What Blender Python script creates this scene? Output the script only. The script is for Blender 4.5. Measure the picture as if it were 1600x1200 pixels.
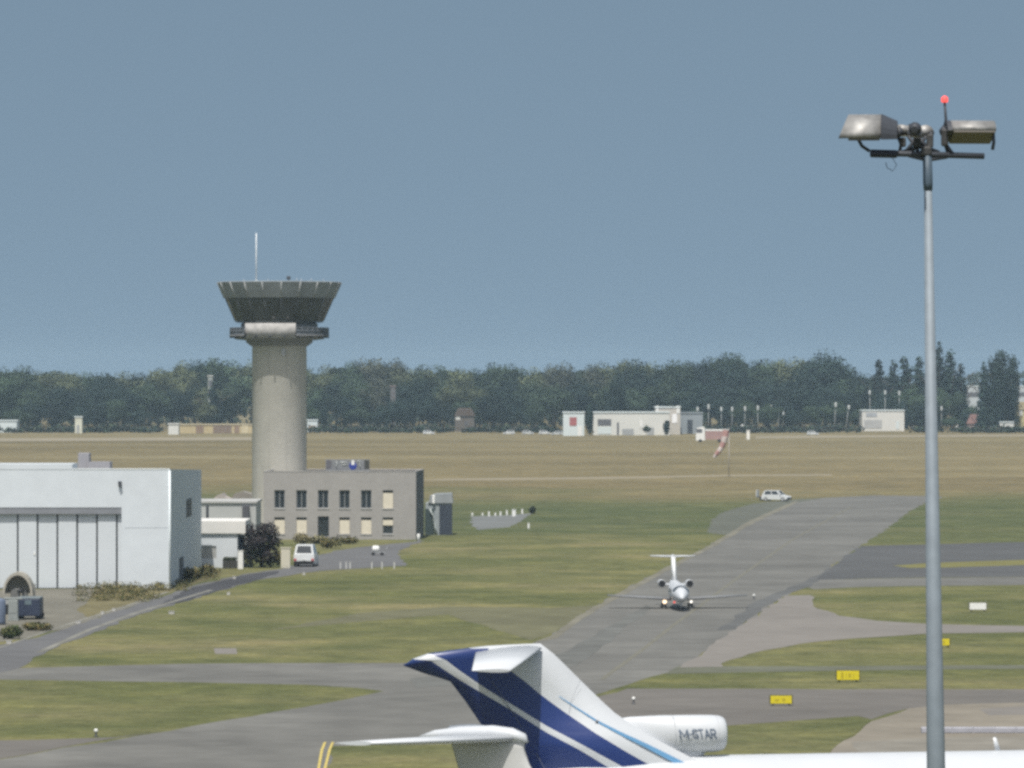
import bpy, bmesh, math, random
import numpy as np
from mathutils import Vector, Matrix, Euler
R = math.radians
random.seed(7)
for o in list(bpy.data.objects): bpy.data.objects.remove(o)
S = bpy.context.scene
COL = S.collection

# ------------------------------------------------------------------ camera, sky, sun, exposure
F, H, HY = 8000.0, 20.0, 592.0          # focal length in photo pixels, eye height in metres, horizon row
cam = bpy.data.objects.new('camera', bpy.data.cameras.new('camera')); COL.objects.link(cam)
cam.location = (0, 0, H); cam.rotation_euler = (R(90), 0, 0)
cam.data.sensor_width = 36; cam.data.lens = F / 1600 * 36
cam.data.shift_y = -8 / 1600
cam.data.clip_start = 1; cam.data.clip_end = 20000
S.camera = cam
SUN_EL, SUN_AZ = 63, 12                 # elevation; degrees to the left of straight behind the camera
W = bpy.data.worlds.new('World'); S.world = W; W.use_nodes = True
nt = W.node_tree; nt.nodes.clear()
tc = nt.nodes.new('ShaderNodeTexCoord'); sep = nt.nodes.new('ShaderNodeVectorMath'); sep.operation = 'ADD'
sep.inputs[1].default_value = (0, 0, 0.32)
nrm = nt.nodes.new('ShaderNodeVectorMath'); nrm.operation = 'NORMALIZE'
sky = nt.nodes.new('ShaderNodeTexSky'); sky.sky_type = 'NISHITA'; sky.sun_disc = False
sky.sun_elevation = R(SUN_EL); sky.sun_rotation = R(180 + SUN_AZ)
sky.air_density = 0.9; sky.dust_density = 2.0; sky.ozone_density = 1.0
bg = nt.nodes.new('ShaderNodeBackground'); bg.inputs['Strength'].default_value = 0.110
wo = nt.nodes.new('ShaderNodeOutputWorld')
nt.links.new(tc.outputs['Generated'], sep.inputs[0]); nt.links.new(sep.outputs[0], nrm.inputs[0])
hs = nt.nodes.new('ShaderNodeHueSaturation'); hs.inputs['Saturation'].default_value = 0.80; hs.inputs['Hue'].default_value = 0.476
nt.links.new(nrm.outputs[0], sky.inputs['Vector']); nt.links.new(sky.outputs[0], hs.inputs['Color']); nt.links.new(hs.outputs[0], bg.inputs['Color'])
nt.links.new(bg.outputs[0], wo.inputs['Surface'])
sl = bpy.data.lights.new('sun', 'SUN'); sl.energy = 4.6; sl.angle = R(0.5); sl.color = (1, 0.965, 0.9)
so = bpy.data.objects.new('sun', sl); COL.objects.link(so)
sd = Vector((-math.sin(R(SUN_AZ)) * math.cos(R(SUN_EL)), -math.cos(R(SUN_AZ)) * math.cos(R(SUN_EL)), math.sin(R(SUN_EL))))
so.rotation_euler = sd.to_track_quat('Z', 'Y').to_euler(); so.location = (-50, -50, 200)
S.view_settings.view_transform = 'Standard'; S.view_settings.look = 'None'
S.view_settings.exposure = 0.0; S.view_settings.gamma = 1
S.cycles.max_bounces = 6; S.cycles.volume_bounces = 1; S.cycles.transparent_max_bounces = 4
S.cycles.pixel_filter_type = 'BLACKMAN_HARRIS'; S.cycles.filter_width = 3.0
S.cycles.use_denoising = False; S.cycles.use_adaptive_sampling = False

# ------------------------------------------------------------------ helpers
def P(x, y, d): return Vector(((x - 800) * d / F, d, H - (y - HY) * d / F))
def DG(y): return F * H / (y - HY)                     # distance of a ground point seen on row y
def G(x, y, z=0.0):
    d = DG(y); return Vector(((x - 800) * d / F, d, z))

MATS = {}
def mat(name, col, rough=0.8, var=0.12, scale=0.5, metal=0.0, spec=0.3, emit=None, es=1.0, bump=0.0, coord='Object', fine=None, col2=None, rnd=0.0):
    if name in MATS: return MATS[name]
    m = bpy.data.materials.new(name); m.use_nodes = True
    n, l = m.node_tree.nodes, m.node_tree.links
    b = n['Principled BSDF']
    b.inputs['Roughness'].default_value = rough; b.inputs['Metallic'].default_value = metal
    b.inputs['Specular IOR Level'].default_value = spec
    t = n.new('ShaderNodeTexCoord'); no = n.new('ShaderNodeTexNoise')
    no.inputs['Scale'].default_value = scale; no.inputs['Detail'].default_value = 6; no.inputs['Roughness'].default_value = 0.62
    l.new(t.outputs[coord], no.inputs['Vector'])
    rp = n.new('ShaderNodeValToRGB')
    c2 = col2 if col2 else tuple(c * (1 + var) for c in col)
    c1 = col if col2 else tuple(c * (1 - var) for c in col)
    rp.color_ramp.elements[0].position = 0.33; rp.color_ramp.elements[1].position = 0.67
    rp.color_ramp.elements[0].color = (*c1, 1); rp.color_ramp.elements[1].color = (*c2, 1)
    l.new(no.outputs['Fac'], rp.inputs[0])
    out = rp.outputs[0]
    if fine:
        n2 = n.new('ShaderNodeTexNoise'); n2.inputs['Scale'].default_value = fine[0]; n2.inputs['Detail'].default_value = 4
        l.new(t.outputs[coord], n2.inputs['Vector'])
        mr = n.new('ShaderNodeMapRange'); mr.inputs[1].default_value = 0.3; mr.inputs[2].default_value = 0.7
        mr.inputs[3].default_value = 1 - fine[1]; mr.inputs[4].default_value = 1 + fine[1]
        l.new(n2.outputs['Fac'], mr.inputs[0])
        mx = n.new('ShaderNodeMix'); mx.data_type = 'RGBA'; mx.blend_type = 'MULTIPLY'; mx.inputs[0].default_value = 1
        l.new(out, mx.inputs[6]); l.new(mr.outputs[0], mx.inputs[7]); out = mx.outputs[2]
    if rnd:
        oi = n.new('ShaderNodeObjectInfo'); mr = n.new('ShaderNodeMapRange')
        mr.inputs[3].default_value = 1 - rnd; mr.inputs[4].default_value = 1 + rnd
        l.new(oi.outputs['Random'], mr.inputs[0])
        mx = n.new('ShaderNodeMix'); mx.data_type = 'RGBA'; mx.blend_type = 'MULTIPLY'; mx.inputs[0].default_value = 1
        l.new(out, mx.inputs[6]); l.new(mr.outputs[0], mx.inputs[7]); out = mx.outputs[2]
    l.new(out, b.inputs['Base Color'])
    if bump:
        bu = n.new('ShaderNodeBump'); bu.inputs['Strength'].default_value = bump; l.new(no.outputs['Fac'], bu.inputs['Height'])
        l.new(bu.outputs[0], b.inputs['Normal'])
    if emit:
        b.inputs['Emission Color'].default_value = (*emit, 1); b.inputs['Emission Strength'].default_value = es
    MATS[name] = m; return m

class MB:
    """collects shapes into one mesh"""
    def __init__(s): s.bm = bmesh.new(); s.mi = 0
    def face(s, pts, mi=None):
        f = s.bm.faces.new([s.bm.verts.new(p) for p in pts]); f.material_index = s.mi if mi is None else mi; return f
    def box(s, c, sz, rz=0, rot=None, bev=0, mi=0, taper=1.0):
        M = Matrix.Translation(Vector(c)) @ (rot.to_matrix().to_4x4() if rot else Matrix.Rotation(rz, 4, 'Z'))
        x, y, z = (v / 2 for v in sz)
        vs = [s.bm.verts.new(M @ Vector((a * x * (taper if k > 0 else 1), b * y * (taper if k > 0 else 1), k * z))) for k in (-1, 1) for a, b in ((-1, -1), (1, -1), (1, 1), (-1, 1))]
        fs = [s.bm.faces.new([vs[i] for i in q]) for q in ((3, 2, 1, 0), (4, 5, 6, 7), (0, 1, 5, 4), (1, 2, 6, 5), (2, 3, 7, 6), (3, 0, 4, 7))]
        for f in fs: f.material_index = mi
        if bev:
            es = list({e for f in fs for e in f.edges})
            bmesh.ops.bevel(s.bm, geom=es, offset=bev, segments=2, profile=0.5, affect='EDGES')
        return s
    def span(s, x0, x1, y0, y1, z0, z1, **k): return s.box(((x0 + x1) / 2, (y0 + y1) / 2, (z0 + z1) / 2), (abs(x1 - x0), abs(y1 - y0), abs(z1 - z0)), **k)
    def tube(s, pts, rad, n=10, mi=0, cap=True, sq=(1, 1)):
        """rings along a polyline; rad is a number or a list; sq squashes the ring (side, up)"""
        pts = [Vector(p) for p in pts]; rs = rad if isinstance(rad, (list, tuple)) else [rad] * len(pts)
        rings = []
        for i, p in enumerate(pts):
            d = (pts[min(i + 1, len(pts) - 1)] - pts[max(i - 1, 0)]).normalized()
            if i and d.dot(pd) < 0: d = -d
            pd = d
            up = Vector((0, 0, 1)) if abs(d.z) < 0.95 else Vector((0, 1, 0))
            a = d.cross(up).normalized(); b = a.cross(d).normalized()
            rings.append([s.bm.verts.new(p + (a * math.cos(2 * math.pi * k / n) * sq[0] + b * math.sin(2 * math.pi * k / n) * sq[1]) * rs[i]) for k in range(n)])
        for q in range(len(rings) - 1):
            for k in range(n):
                f = s.bm.faces.new((rings[q][k], rings[q][(k + 1) % n], rings[q + 1][(k + 1) % n], rings[q + 1][k])); f.material_index = mi; f.smooth = True
        if cap:
            for rg, fl in ((rings[0], 1), (rings[-1], 0)):
                f = s.bm.faces.new(rg if fl == 0 else rg[::-1]); f.material_index = mi
        return s
    def lathe(s, prof, c=(0, 0, 0), n=32, mi=0, a0=0, a1=360, smooth=True, off=0):
        """(r, z) profile round the vertical axis"""
        full = abs(a1 - a0) >= 360; m = n if full else n + 1
        rings = []
        for r, z in prof:
            rings.append([s.bm.verts.new((c[0] + r * math.sin(R(off + a0 + (a1 - a0) * k / n)), c[1] - r * math.cos(R(off + a0 + (a1 - a0) * k / n)), c[2] + z)) for k in range(m)])
        for q in range(len(rings) - 1):
            for k in range(n):
                f = s.bm.faces.new((rings[q][k], rings[q][(k + 1) % m], rings[q + 1][(k + 1) % m], rings[q + 1][k])); f.material_index = mi; f.smooth = smooth
        return s
    def prism(s, poly, y0, y1, axis='y', mi=0):
        """polygon in (a, b) pushed along an axis"""
        def v(a, b, t): return (a, t, b) if axis == 'y' else ((t, a, b) if axis == 'x' else (a, b, t))
        A = [s.bm.verts.new(v(a, b, y0)) for a, b in poly]; B = [s.bm.verts.new(v(a, b, y1)) for a, b in poly]
        s.bm.faces.new(A).material_index = mi; s.bm.faces.new(B[::-1]).material_index = mi
        for i in range(len(A)):
            j = (i + 1) % len(A); s.bm.faces.new((A[i], B[i], B[j], A[j])).material_index = mi
        return s
    def build(s, name, mats, parent=None, smooth=False):
        bmesh.ops.recalc_face_normals(s.bm, faces=s.bm.faces)
        me = bpy.data.meshes.new(name)
        if smooth:
            for f in s.bm.faces: f.smooth = True
        s.bm.to_mesh(me); s.bm.free()
        for m in (mats if isinstance(mats, (list, tuple)) else [mats]): me.materials.append(m)
        o = bpy.data.objects.new(name, me); COL.objects.link(o)
        if parent: o.parent = parent
        return o

def tag(o, label=None, cat=None, group=None, kind=None):
    if label: o['label'] = label
    if cat: o['category'] = cat
    if group: o['group'] = group
    if kind: o['kind'] = kind
    return o
def thing(name, label, cat, loc=(0, 0, 0), rz=0, group=None):
    o = bpy.data.objects.new(name, None); o.empty_display_size = 0.1; COL.objects.link(o)
    o.location = loc; o.rotation_euler = (0, 0, rz)
    return tag(o, label, cat, group)
def struct(mb, name, m): return tag(mb.build(name, m), kind='structure')
def dup(o, loc=None, rz=None, label=None, group=None, parent=None):
    c = o.copy(); COL.objects.link(c)
    if parent: c.parent = parent
    if loc is not None: c.location = loc
    if rz is not None: c.rotation_euler = (0, 0, rz)
    if label: c['label'] = label
    if group: c['group'] = group
    for ch in list(o.children): dup(ch, parent=c)
    return c

# ------------------------------------------------------------------ materials
concrete_t = mat('tower_concrete', (.445, .43, .38), .85, .06, .35, fine=(3, .06))
concrete_g = mat('grey_concrete', (.31, .297, .28), .85, .05, .4, fine=(2, .05))
white_metal = mat('white_sheet_metal', (.59, .63, .66), .55, .03, .15, fine=(.8, .03))
white_door = mat('white_door_sheet', (.565, .60, .625), .55, .03, .2)
white_wall = mat('white_render', (.68, .665, .63), .8, .05, .4)
cool_wall = mat('cool_white_wall', (.58, .61, .63), .8, .05, .4)
seam = mat('seam_rubber', (.05, .055, .06), .8)
dark_metal = mat('dark_metal', (.05, .055, .065), .5, .2, 2)
steel = mat('galvanised_steel', (.21, .245, .275), .6, .10, 3, metal=.1)
alu = mat('floodlight_aluminium', (.29, .285, .275), .52, .25, 6, metal=.3)
glassd = mat('dark_glass', (.030, .037, .042), .08, .1, 1, spec=.6)
glassg = mat('lamp_glass', (.10, .09, .075), .35, .1, 1, spec=.6)
black = mat('black_rubber', (.018, .018, .02), .8)
frame_g = mat('grey_frame', (.33, .34, .34), .6)
shutter = mat('cream_shutter', (.62, .57, .46), .7, .05, 2)
red_lamp = mat('red_lamp', (.8, .05, .05), .4, emit=(1, .12, .1), es=1.1)
lamp_on = mat('landing_lamp_lit', (1, .9, .75), .3, emit=(1, .70, .45), es=2.0)
lamp_dim = mat('landing_lamp_dim', (1, .95, .85), .3, emit=(1, .95, .85), es=1.6)
pw = mat('aircraft_white', (.525, .545, .565), .4, .025, .6, spec=.5)
pnavy = mat('aircraft_navy', (.016, .036, .15), .32, .06, .6, spec=.5)
plight = mat('aircraft_pale_blue', (.16, .36, .60), .35, .05, 1)
pgrey = mat('aircraft_grey', (.45, .46, .47), .4, .05, 1)
yel = mat('sign_yellow', (.62, .52, .02), .5, .06, 3)
ochre = mat('sign_ochre', (.44, .36, .02), .6)
white_p = mat('white_paint', (.75, .75, .72), .6, .05, 2)
van_w = mat('car_white', (.60, .62, .62), .3, .03, 1, spec=.5)
red_p = mat('red_paint', (.45, .06, .06), .6)
faded_red = mat('faded_red', (.36, .23, .21), .7)
blue_p = mat('blue_paint', (.03, .05, .26), .5)

# ------------------------------------------------------------------ ground
def ground_material():
    m = bpy.data.materials.new('airfield_grass'); m.use_nodes = True
    n, l = m.node_tree.nodes, m.node_tree.links
    b = n['Principled BSDF']; b.inputs['Roughness'].default_value = 0.95; b.inputs['Specular IOR Level'].default_value = 0.05
    g = n.new('ShaderNodeTexCoord')
    def noise(sc, det=5, ro=.6, mp=None):
        x = n.new('ShaderNodeTexNoise'); x.inputs['Scale'].default_value = sc; x.inputs['Detail'].default_value = det; x.inputs['Roughness'].default_value = ro
        if mp:
            mm = n.new('ShaderNodeMapping'); mm.inputs['Scale'].default_value = mp; l.new(g.outputs['Object'], mm.inputs[0]); l.new(mm.outputs[0], x.inputs['Vector'])
        else: l.new(g.outputs['Object'], x.inputs['Vector'])
        return x.outputs['Fac']
    def ramp(fac, stops):
        r = n.new('ShaderNodeValToRGB'); e = r.color_ramp.elements
        while len(e) < len(stops): e.new(.5)
        for q, (p, c) in zip(e, stops): q.position = p; q.color = (*c, 1)
        l.new(fac, r.inputs[0]); return r.outputs[0]
    def mix(f, a, c, mode='MIX'):
        x = n.new('ShaderNodeMix'); x.data_type = 'RGBA'; x.blend_type = mode
        if isinstance(f, float): x.inputs[0].default_value = f
        else: l.new(f, x.inputs[0])
        l.new(a, x.inputs[6]); l.new(c, x.inputs[7]); return x.outputs[2]
    # mown green near the taxiways, straw-dry beyond
    green = ramp(noise(.035, 7, .68), [(.28, (.080, .090, .042)), (.42, (.106, .113, .052)), (.54, (.140, .137, .068)), (.66, (.184, .164, .092))])
    dry = ramp(noise(.012, 8, .66, (.35, 1, 1)), [(.32, (.130, .108, .065)), (.47, (.167, .138, .081)), (.58, (.190, .158, .094)), (.70, (.228, .197, .126))])
    sx = n.new('ShaderNodeSeparateXYZ'); l.new(g.outputs['Object'], sx.inputs[0])
    w = n.new('ShaderNodeMath'); w.operation = 'MULTIPLY_ADD'; l.new(noise(.009, 5), w.inputs[0]); w.inputs[1].default_value = 330; l.new(sx.outputs['Y'], w.inputs[2])
    mr = n.new('ShaderNodeMapRange'); mr.interpolation_type = 'SMOOTHSTEP'; mr.inputs[1].default_value = 930; mr.inputs[2].default_value = 1130; l.new(w.outputs[0], mr.inputs[0])
    c = mix(mr.outputs[0], green, dry)
    # darker, lusher green towards the far edge of the mown part
    lush = ramp(noise(.05, 5), [(.3, (.058, .077, .042)), (.7, (.082, .098, .054))])
    mr2 = n.new('ShaderNodeMapRange'); mr2.interpolation_type = 'SMOOTHSTEP'; mr2.inputs[1].default_value = 720; mr2.inputs[2].default_value = 900; l.new(w.outputs[0], mr2.inputs[0])
    mr3 = n.new('ShaderNodeMath'); mr3.operation = 'SUBTRACT'; l.new(mr2.outputs[0], mr3.inputs[0]); l.new(mr.outputs[0], mr3.inputs[1]); mr3.use_clamp = True
    sc = n.new('ShaderNodeMath'); sc.operation = 'MULTIPLY'; l.new(mr3.outputs[0], sc.inputs[0]); sc.inputs[1].default_value = .65
    c = mix(sc.outputs[0], c, lush)
    fine = ramp(noise(.5, 6, .75), [(.3, (.66, .67, .68)), (.7, (1.30, 1.30, 1.24))])
    c = mix(1.0, c, fine, 'MULTIPLY')
    c = mix(1.0, c, ramp(noise(.11, 5, .7), [(.32, (.76, .81, .82)), (.5, (1.02, 1.02, 1)), (.68, (1.32, 1.27, 1.12))]), 'MULTIPLY')
    c = mix(1.0, c, ramp(noise(2.6, 4, .7), [(.3, (.78, .78, .78)), (.7, (1.2, 1.2, 1.18))]), 'MULTIPLY')
    l.new(c, b.inputs['Base Color'])
    bu = n.new('ShaderNodeBump'); bu.inputs['Strength'].default_value = .5; bu.inputs['Distance'].default_value = .2; l.new(noise(1.3, 5, .7), bu.inputs['Height']); l.new(bu.outputs[0], b.inputs['Normal'])
    return m
mb = MB(); mb.face([(-1300, -150, 0), (1300, -150, 0), (1300, 4300, 0), (-1300, 4300, 0)])
grass_m = ground_material()
struct(mb, 'ground', grass_m)

asphalt = mat('taxiway_asphalt', (.136, .133, .121), .9, .22, .045, fine=(.35, .13))
asphalt_d = mat('dark_asphalt', (.086, .087, .087), .9, .14, .04, fine=(.3, .1))
asphalt_b = mat('brown_asphalt', (.135, .125, .112), .9, .13, .04, fine=(.3, .1))
concrete_p = mat('pale_concrete', (.190, .175, .157), .9, .08, .04, fine=(.4, .08))
concrete_a = mat('apron_concrete', (.20, .178, .142), .9, .16, .12, fine=(.6, .08))
gravel = mat('gravel', (.155, .146, .118), .95, .15, .08, fine=(.6, .12))
median = mat('yellow_grass', (.155, .145, .050), .95, .15, .1)
track = mat('dusty_track', (.25, .215, .15), .95, .15, .05)

def sheet(name, pts, z, m, jit=.35, step=4.0):
    """a surface laid on the ground; its edge wavers a little"""
    rnd = random.Random(name + str(len(pts)))
    V = []
    q = [G(*p) for p in pts]
    for a, b in zip(q, q[1:] + q[:1]):
        k = max(1, min(60, int((b - a).length / step)))
        nrm = Vector((a.y - b.y, b.x - a.x, 0)).normalized() if (b - a).length else Vector()
        for i in range(k):
            p = a.lerp(b, i / k)
            if i: p = p + nrm * rnd.uniform(-jit, jit)
            V.append((p.x, p.y, z))
    mb = MB(); mb.face(V); bmesh.ops.triangulate(mb.bm, faces=mb.bm.faces)
    return struct(mb, name, m)

sheet('taxiway', [(1285, 778), (1365, 774), (1440, 775), (1475, 776), (1450, 784), (1420, 800), (1380, 830), (1345, 853), (1300, 885), (1270, 905),
  (1225, 932), (1150, 985), (1085, 1030), (1040, 1052), (980, 1070), (920, 1088), (890, 1130), (860, 1290), (-120, 1290), (-120, 1200), (0, 1187), (100, 1168), (266, 1142), (430, 1112), (540, 1093), (600, 1080),
  (560, 1075), (480, 1070), (300, 1066), (0, 1062), (-60, 1062), (-60, 1046), (30, 1044), (170, 1040), (300, 1037), (500, 1036), (640, 1036), (740, 1030), (800, 1016), (850, 998), (900, 965), (980, 920), (1030, 893), (1100, 858), (1170, 815), (1240, 785)], .004, asphalt)
sheet('dark_shoulder', [(1130, 800), (1175, 787), (1235, 781), (1284, 778.5), (1240, 786), (1170, 816), (1135, 836), (1105, 832), (1112, 812)], .008, mat('thin_shoulder', (.104, .108, .086), .95, .16, .08, fine=(.4, .12)))
sheet('crossing_road', [(1345, 853), (1430, 851), (1600, 847), (1720, 845), (1720, 899), (1600, 901), (1400, 903), (1275, 906), (1300, 885)], .012, asphalt_d)
sheet('road_shoulder', [(1270, 906), (1400, 903.5), (1600, 901.5), (1720, 900), (1720, 911), (1600, 914), (1350, 917), (1272, 921), (1262, 915)], .008, asphalt)
sheet('grass_median', [(1395, 884), (1450, 880), (1600, 875), (1720, 872), (1720, 880), (1600, 883), (1480, 887), (1420, 887.5)], .020, median)
sheet('pale_path', [(1225, 931), (1266, 930), (1270, 941), (1277, 951), (1310, 962), (1370, 970), (1450, 975), (1600, 978), (1720, 979), (1720, 988), (1600, 988), (1450, 990), (1330, 998), (1250, 1006), (1170, 1022), (1138, 1032), (1130, 1042), (1062, 1043), (1085, 1029), (1150, 984)], .012, concrete_p)
sheet('brown_strip', [(890, 1100), (980, 1076), (1100, 1076), (1300, 1077), (1600, 1077), (1720, 1077), (1720, 1097), (1600, 1099), (1420, 1107), (1362, 1124), (1340, 1119), (1135, 1134), (880, 1150)], .008, asphalt_b)
sheet('apron', [(1720, 1096), (1600, 1098), (1480, 1101), (1420, 1107), (1362, 1127), (1345, 1142), (1300, 1172), (1285, 1200), (1240, 1290), (1760, 1290)], .012, concrete_a)
sheet('apron_patch', [(1530, 1108), (1600, 1104), (1700, 1104), (1700, 1112), (1600, 1117), (1545, 1118)], .016, concrete_p)
sheet('apron_patch', [(1330, 1160), (1460, 1152), (1700, 1150), (1700, 1178), (1480, 1176), (1350, 1180)], .016, mat('worn_concrete', (.20, .185, .155), .9, .2, .25))
sheet('near_grass', [(520, 1166), (710, 1163), (880, 1150), (1135, 1135), (1340, 1120), (1360, 1126), (1345, 1140), (1300, 1172), (1285, 1200), (1240, 1290), (460, 1290)], .016, grass_m)
sheet('dark_shoulder', [(-80, 1158), (60, 1156), (180, 1152), (266, 1141), (100, 1167), (0, 1186), (-80, 1195)], .008, asphalt_b)
sheet('grey_verge', [(420, 985), (560, 958), (700, 948), (860, 950), (930, 946), (870, 985), (830, 1000), (700, 960), (560, 972)], .006, mat('thin_verge', (.122, .118, .066), .95, .15, .06, fine=(.4, .15)))
sheet('grey_verge', [(1060, 1041), (1135, 1041), (1300, 1041), (1720, 1038), (1720, 1044), (1400, 1047), (1200, 1050), (1040, 1053)], .006, mat('thin_verge_grey', (.115, .118, .085), .95, .15, .06, fine=(.4, .15)))
sheet('service_road', [(-60, 1035), (0, 1008), (60, 996), (115, 977), (200, 950), (300, 916), (380, 897), (440, 889), (520, 861), (560, 855), (662, 845), (640, 853), (622, 862), (634, 884), (500, 892), (400, 907), (330, 927), (200, 967), (140, 992), (75, 1017), (30, 1044), (-60, 1062)], .012, mat('service_road_asphalt', (.118, .117, .118), .9, .1, .05, fine=(.3, .1)))
sheet('service_road_patch', [(244, 948), (300, 918), (380, 899), (436, 892), (430, 898), (395, 908), (330, 927), (280, 942)], .016, mat('fresh_asphalt', (.055, .055, .06), .85, .12, .05))
sheet('hangar_apron', [(-90, 925), (60, 921), (160, 920), (262, 909), (300, 906), (240, 936), (140, 972), (60, 992), (0, 1003), (-90, 1035)], .008, gravel)
sheet('dry_verge', [(120, 952), (150, 930), (170, 919), (230, 911), (262, 906), (330, 897), (345, 900), (300, 914), (240, 934), (190, 950), (140, 966)], .010, mat('dry_verge_grass', (.135, .118, .058), .95, .2, .12, fine=(.7, .2)), jit=.2)
sheet('concrete_pad', [(735, 807), (795, 805), (830, 802), (815, 814), (795, 824), (748, 828), (738, 820)], .008, mat('lilac_concrete', (.150, .155, .150), .9, .12, .1))
sheet('concrete_slab', [(334, 1013), (369, 1013), (371, 1022), (336, 1022)], .008, concrete_p, jit=.02)
sheet('track', [(640, 751), (800, 750), (930, 748.5), (1140, 744), (1300, 743), (1300, 741), (1140, 742), (930, 745.6), (800, 747), (700, 748)], .006, track, jit=1.5, step=12)
sheet('track', [(1180, 685), (1400, 683), (1700, 681), (1700, 678.6), (1400, 680), (1180, 682)], .006, track, jit=3, step=25)
sheet('track', [(-60, 690), (200, 688.5), (395, 687.5), (395, 683), (200, 684), (-60, 685)], .006, track, jit=3, step=25)
sheet('stain', [(1120, 985), (1180, 940), (1262, 906), (1296, 887), (1300, 892), (1268, 916), (1222, 931), (1150, 983)], .010, mat('stained_asphalt', (.105, .106, .103), .9, .16, .06, fine=(.35, .12)), jit=.3, step=6)  # stain, a little darker than the asphalt around it
sheet('stain', [(640, 1060), (760, 1048), (880, 1020), (960, 975), (1010, 945), (1020, 950), (960, 995), (900, 1040), (780, 1066), (650, 1075)], .010, mat('worn_asphalt', (.125, .126, .116), .9, .2, .08, fine=(.35, .15)), jit=.3, step=6)
sheet('taxiway_fringe', [(832, 1004), (862, 993), (902, 963), (982, 918), (1032, 891), (1102, 856), (1172, 813), (1242, 783), (1249, 784), (1180, 816), (1109, 858), (1039, 894), (990, 921), (910, 967), (870, 998)], .010, mat('fringe_pale', (.165, .155, .12), .9, .2, .08, fine=(.3, .15)), jit=.15, step=8)
# worn yellow guide lines on the taxiways
def line(name, pts, w, z, m):
    mb = MB(); q = [G(*p, z) for p in pts]
    for a, b in zip(q, q[1:]):
        n = Vector((a.y - b.y, b.x - a.x, 0)).normalized() * w / 2
        mb.face([a - n, b - n, b + n, a + n])
    return struct(mb, name, m)
yline = mat('worn_yellow_line', (.150, .144, .115), .9, .2, .8)
yline2 = mat('yellow_line', (.50, .40, .12), .8, .2, .8)
line('taxiway_line', [(940, 1062), (1000, 1018), (1055, 975), (1150, 905), (1240, 842), (1330, 792)], .35, .010, yline)
line('taxiway_line', [(520, 1160), (515, 1172), (508, 1200), (506, 1230), (510, 1285)], .14, .024, yline2)
line('taxiway_line', [(508, 1160), (503, 1172), (498, 1200), (497, 1230), (501, 1285)], .14, .024, yline2)
line('road_edge_line', [(60, 1020), (140, 984), (215, 957), (330, 922)], .5, .018, mat('pale_kerb', (.19, .185, .16), .9, .35, .15))
line('road_edge_line', [(-40, 1026), (40, 998), (115, 973), (200, 946), (262, 925)], .35, .018, MATS['pale_kerb'])

# ------------------------------------------------------------------ walls with openings
def wall(mb, x0, x1, z0, z1, holes, y=0, depth=.2, mi=0):
    """a wall face looking to -y, with real openings (x0, x1, z0, z1) that have reveals"""
    xs = sorted({x0, x1, *[v for h in holes for v in h[:2]]}); zs = sorted({z0, z1, *[v for h in holes for v in h[2:4]]})
    for a, b in zip(xs, xs[1:]):
        for c, d in zip(zs, zs[1:]):
            if any(h[0] <= a and b <= h[1] and h[2] <= c and d <= h[3] for h in holes): continue
            mb.face([(a, y, c), (b, y, c), (b, y, d), (a, y, d)], mi)
    for a, b, c, d in holes:
        Y = y + depth
        mb.face([(a, y, c), (a, Y, c), (a, Y, d), (a, y, d)], mi); mb.face([(b, y, c), (b, y, d), (b, Y, d), (b, Y, c)], mi)
        mb.face([(a, y, d), (a, Y, d), (b, Y, d), (b, y, d)], mi); mb.face([(a, y, c), (b, y, c), (b, Y, c), (a, Y, c)], mi)

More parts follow.
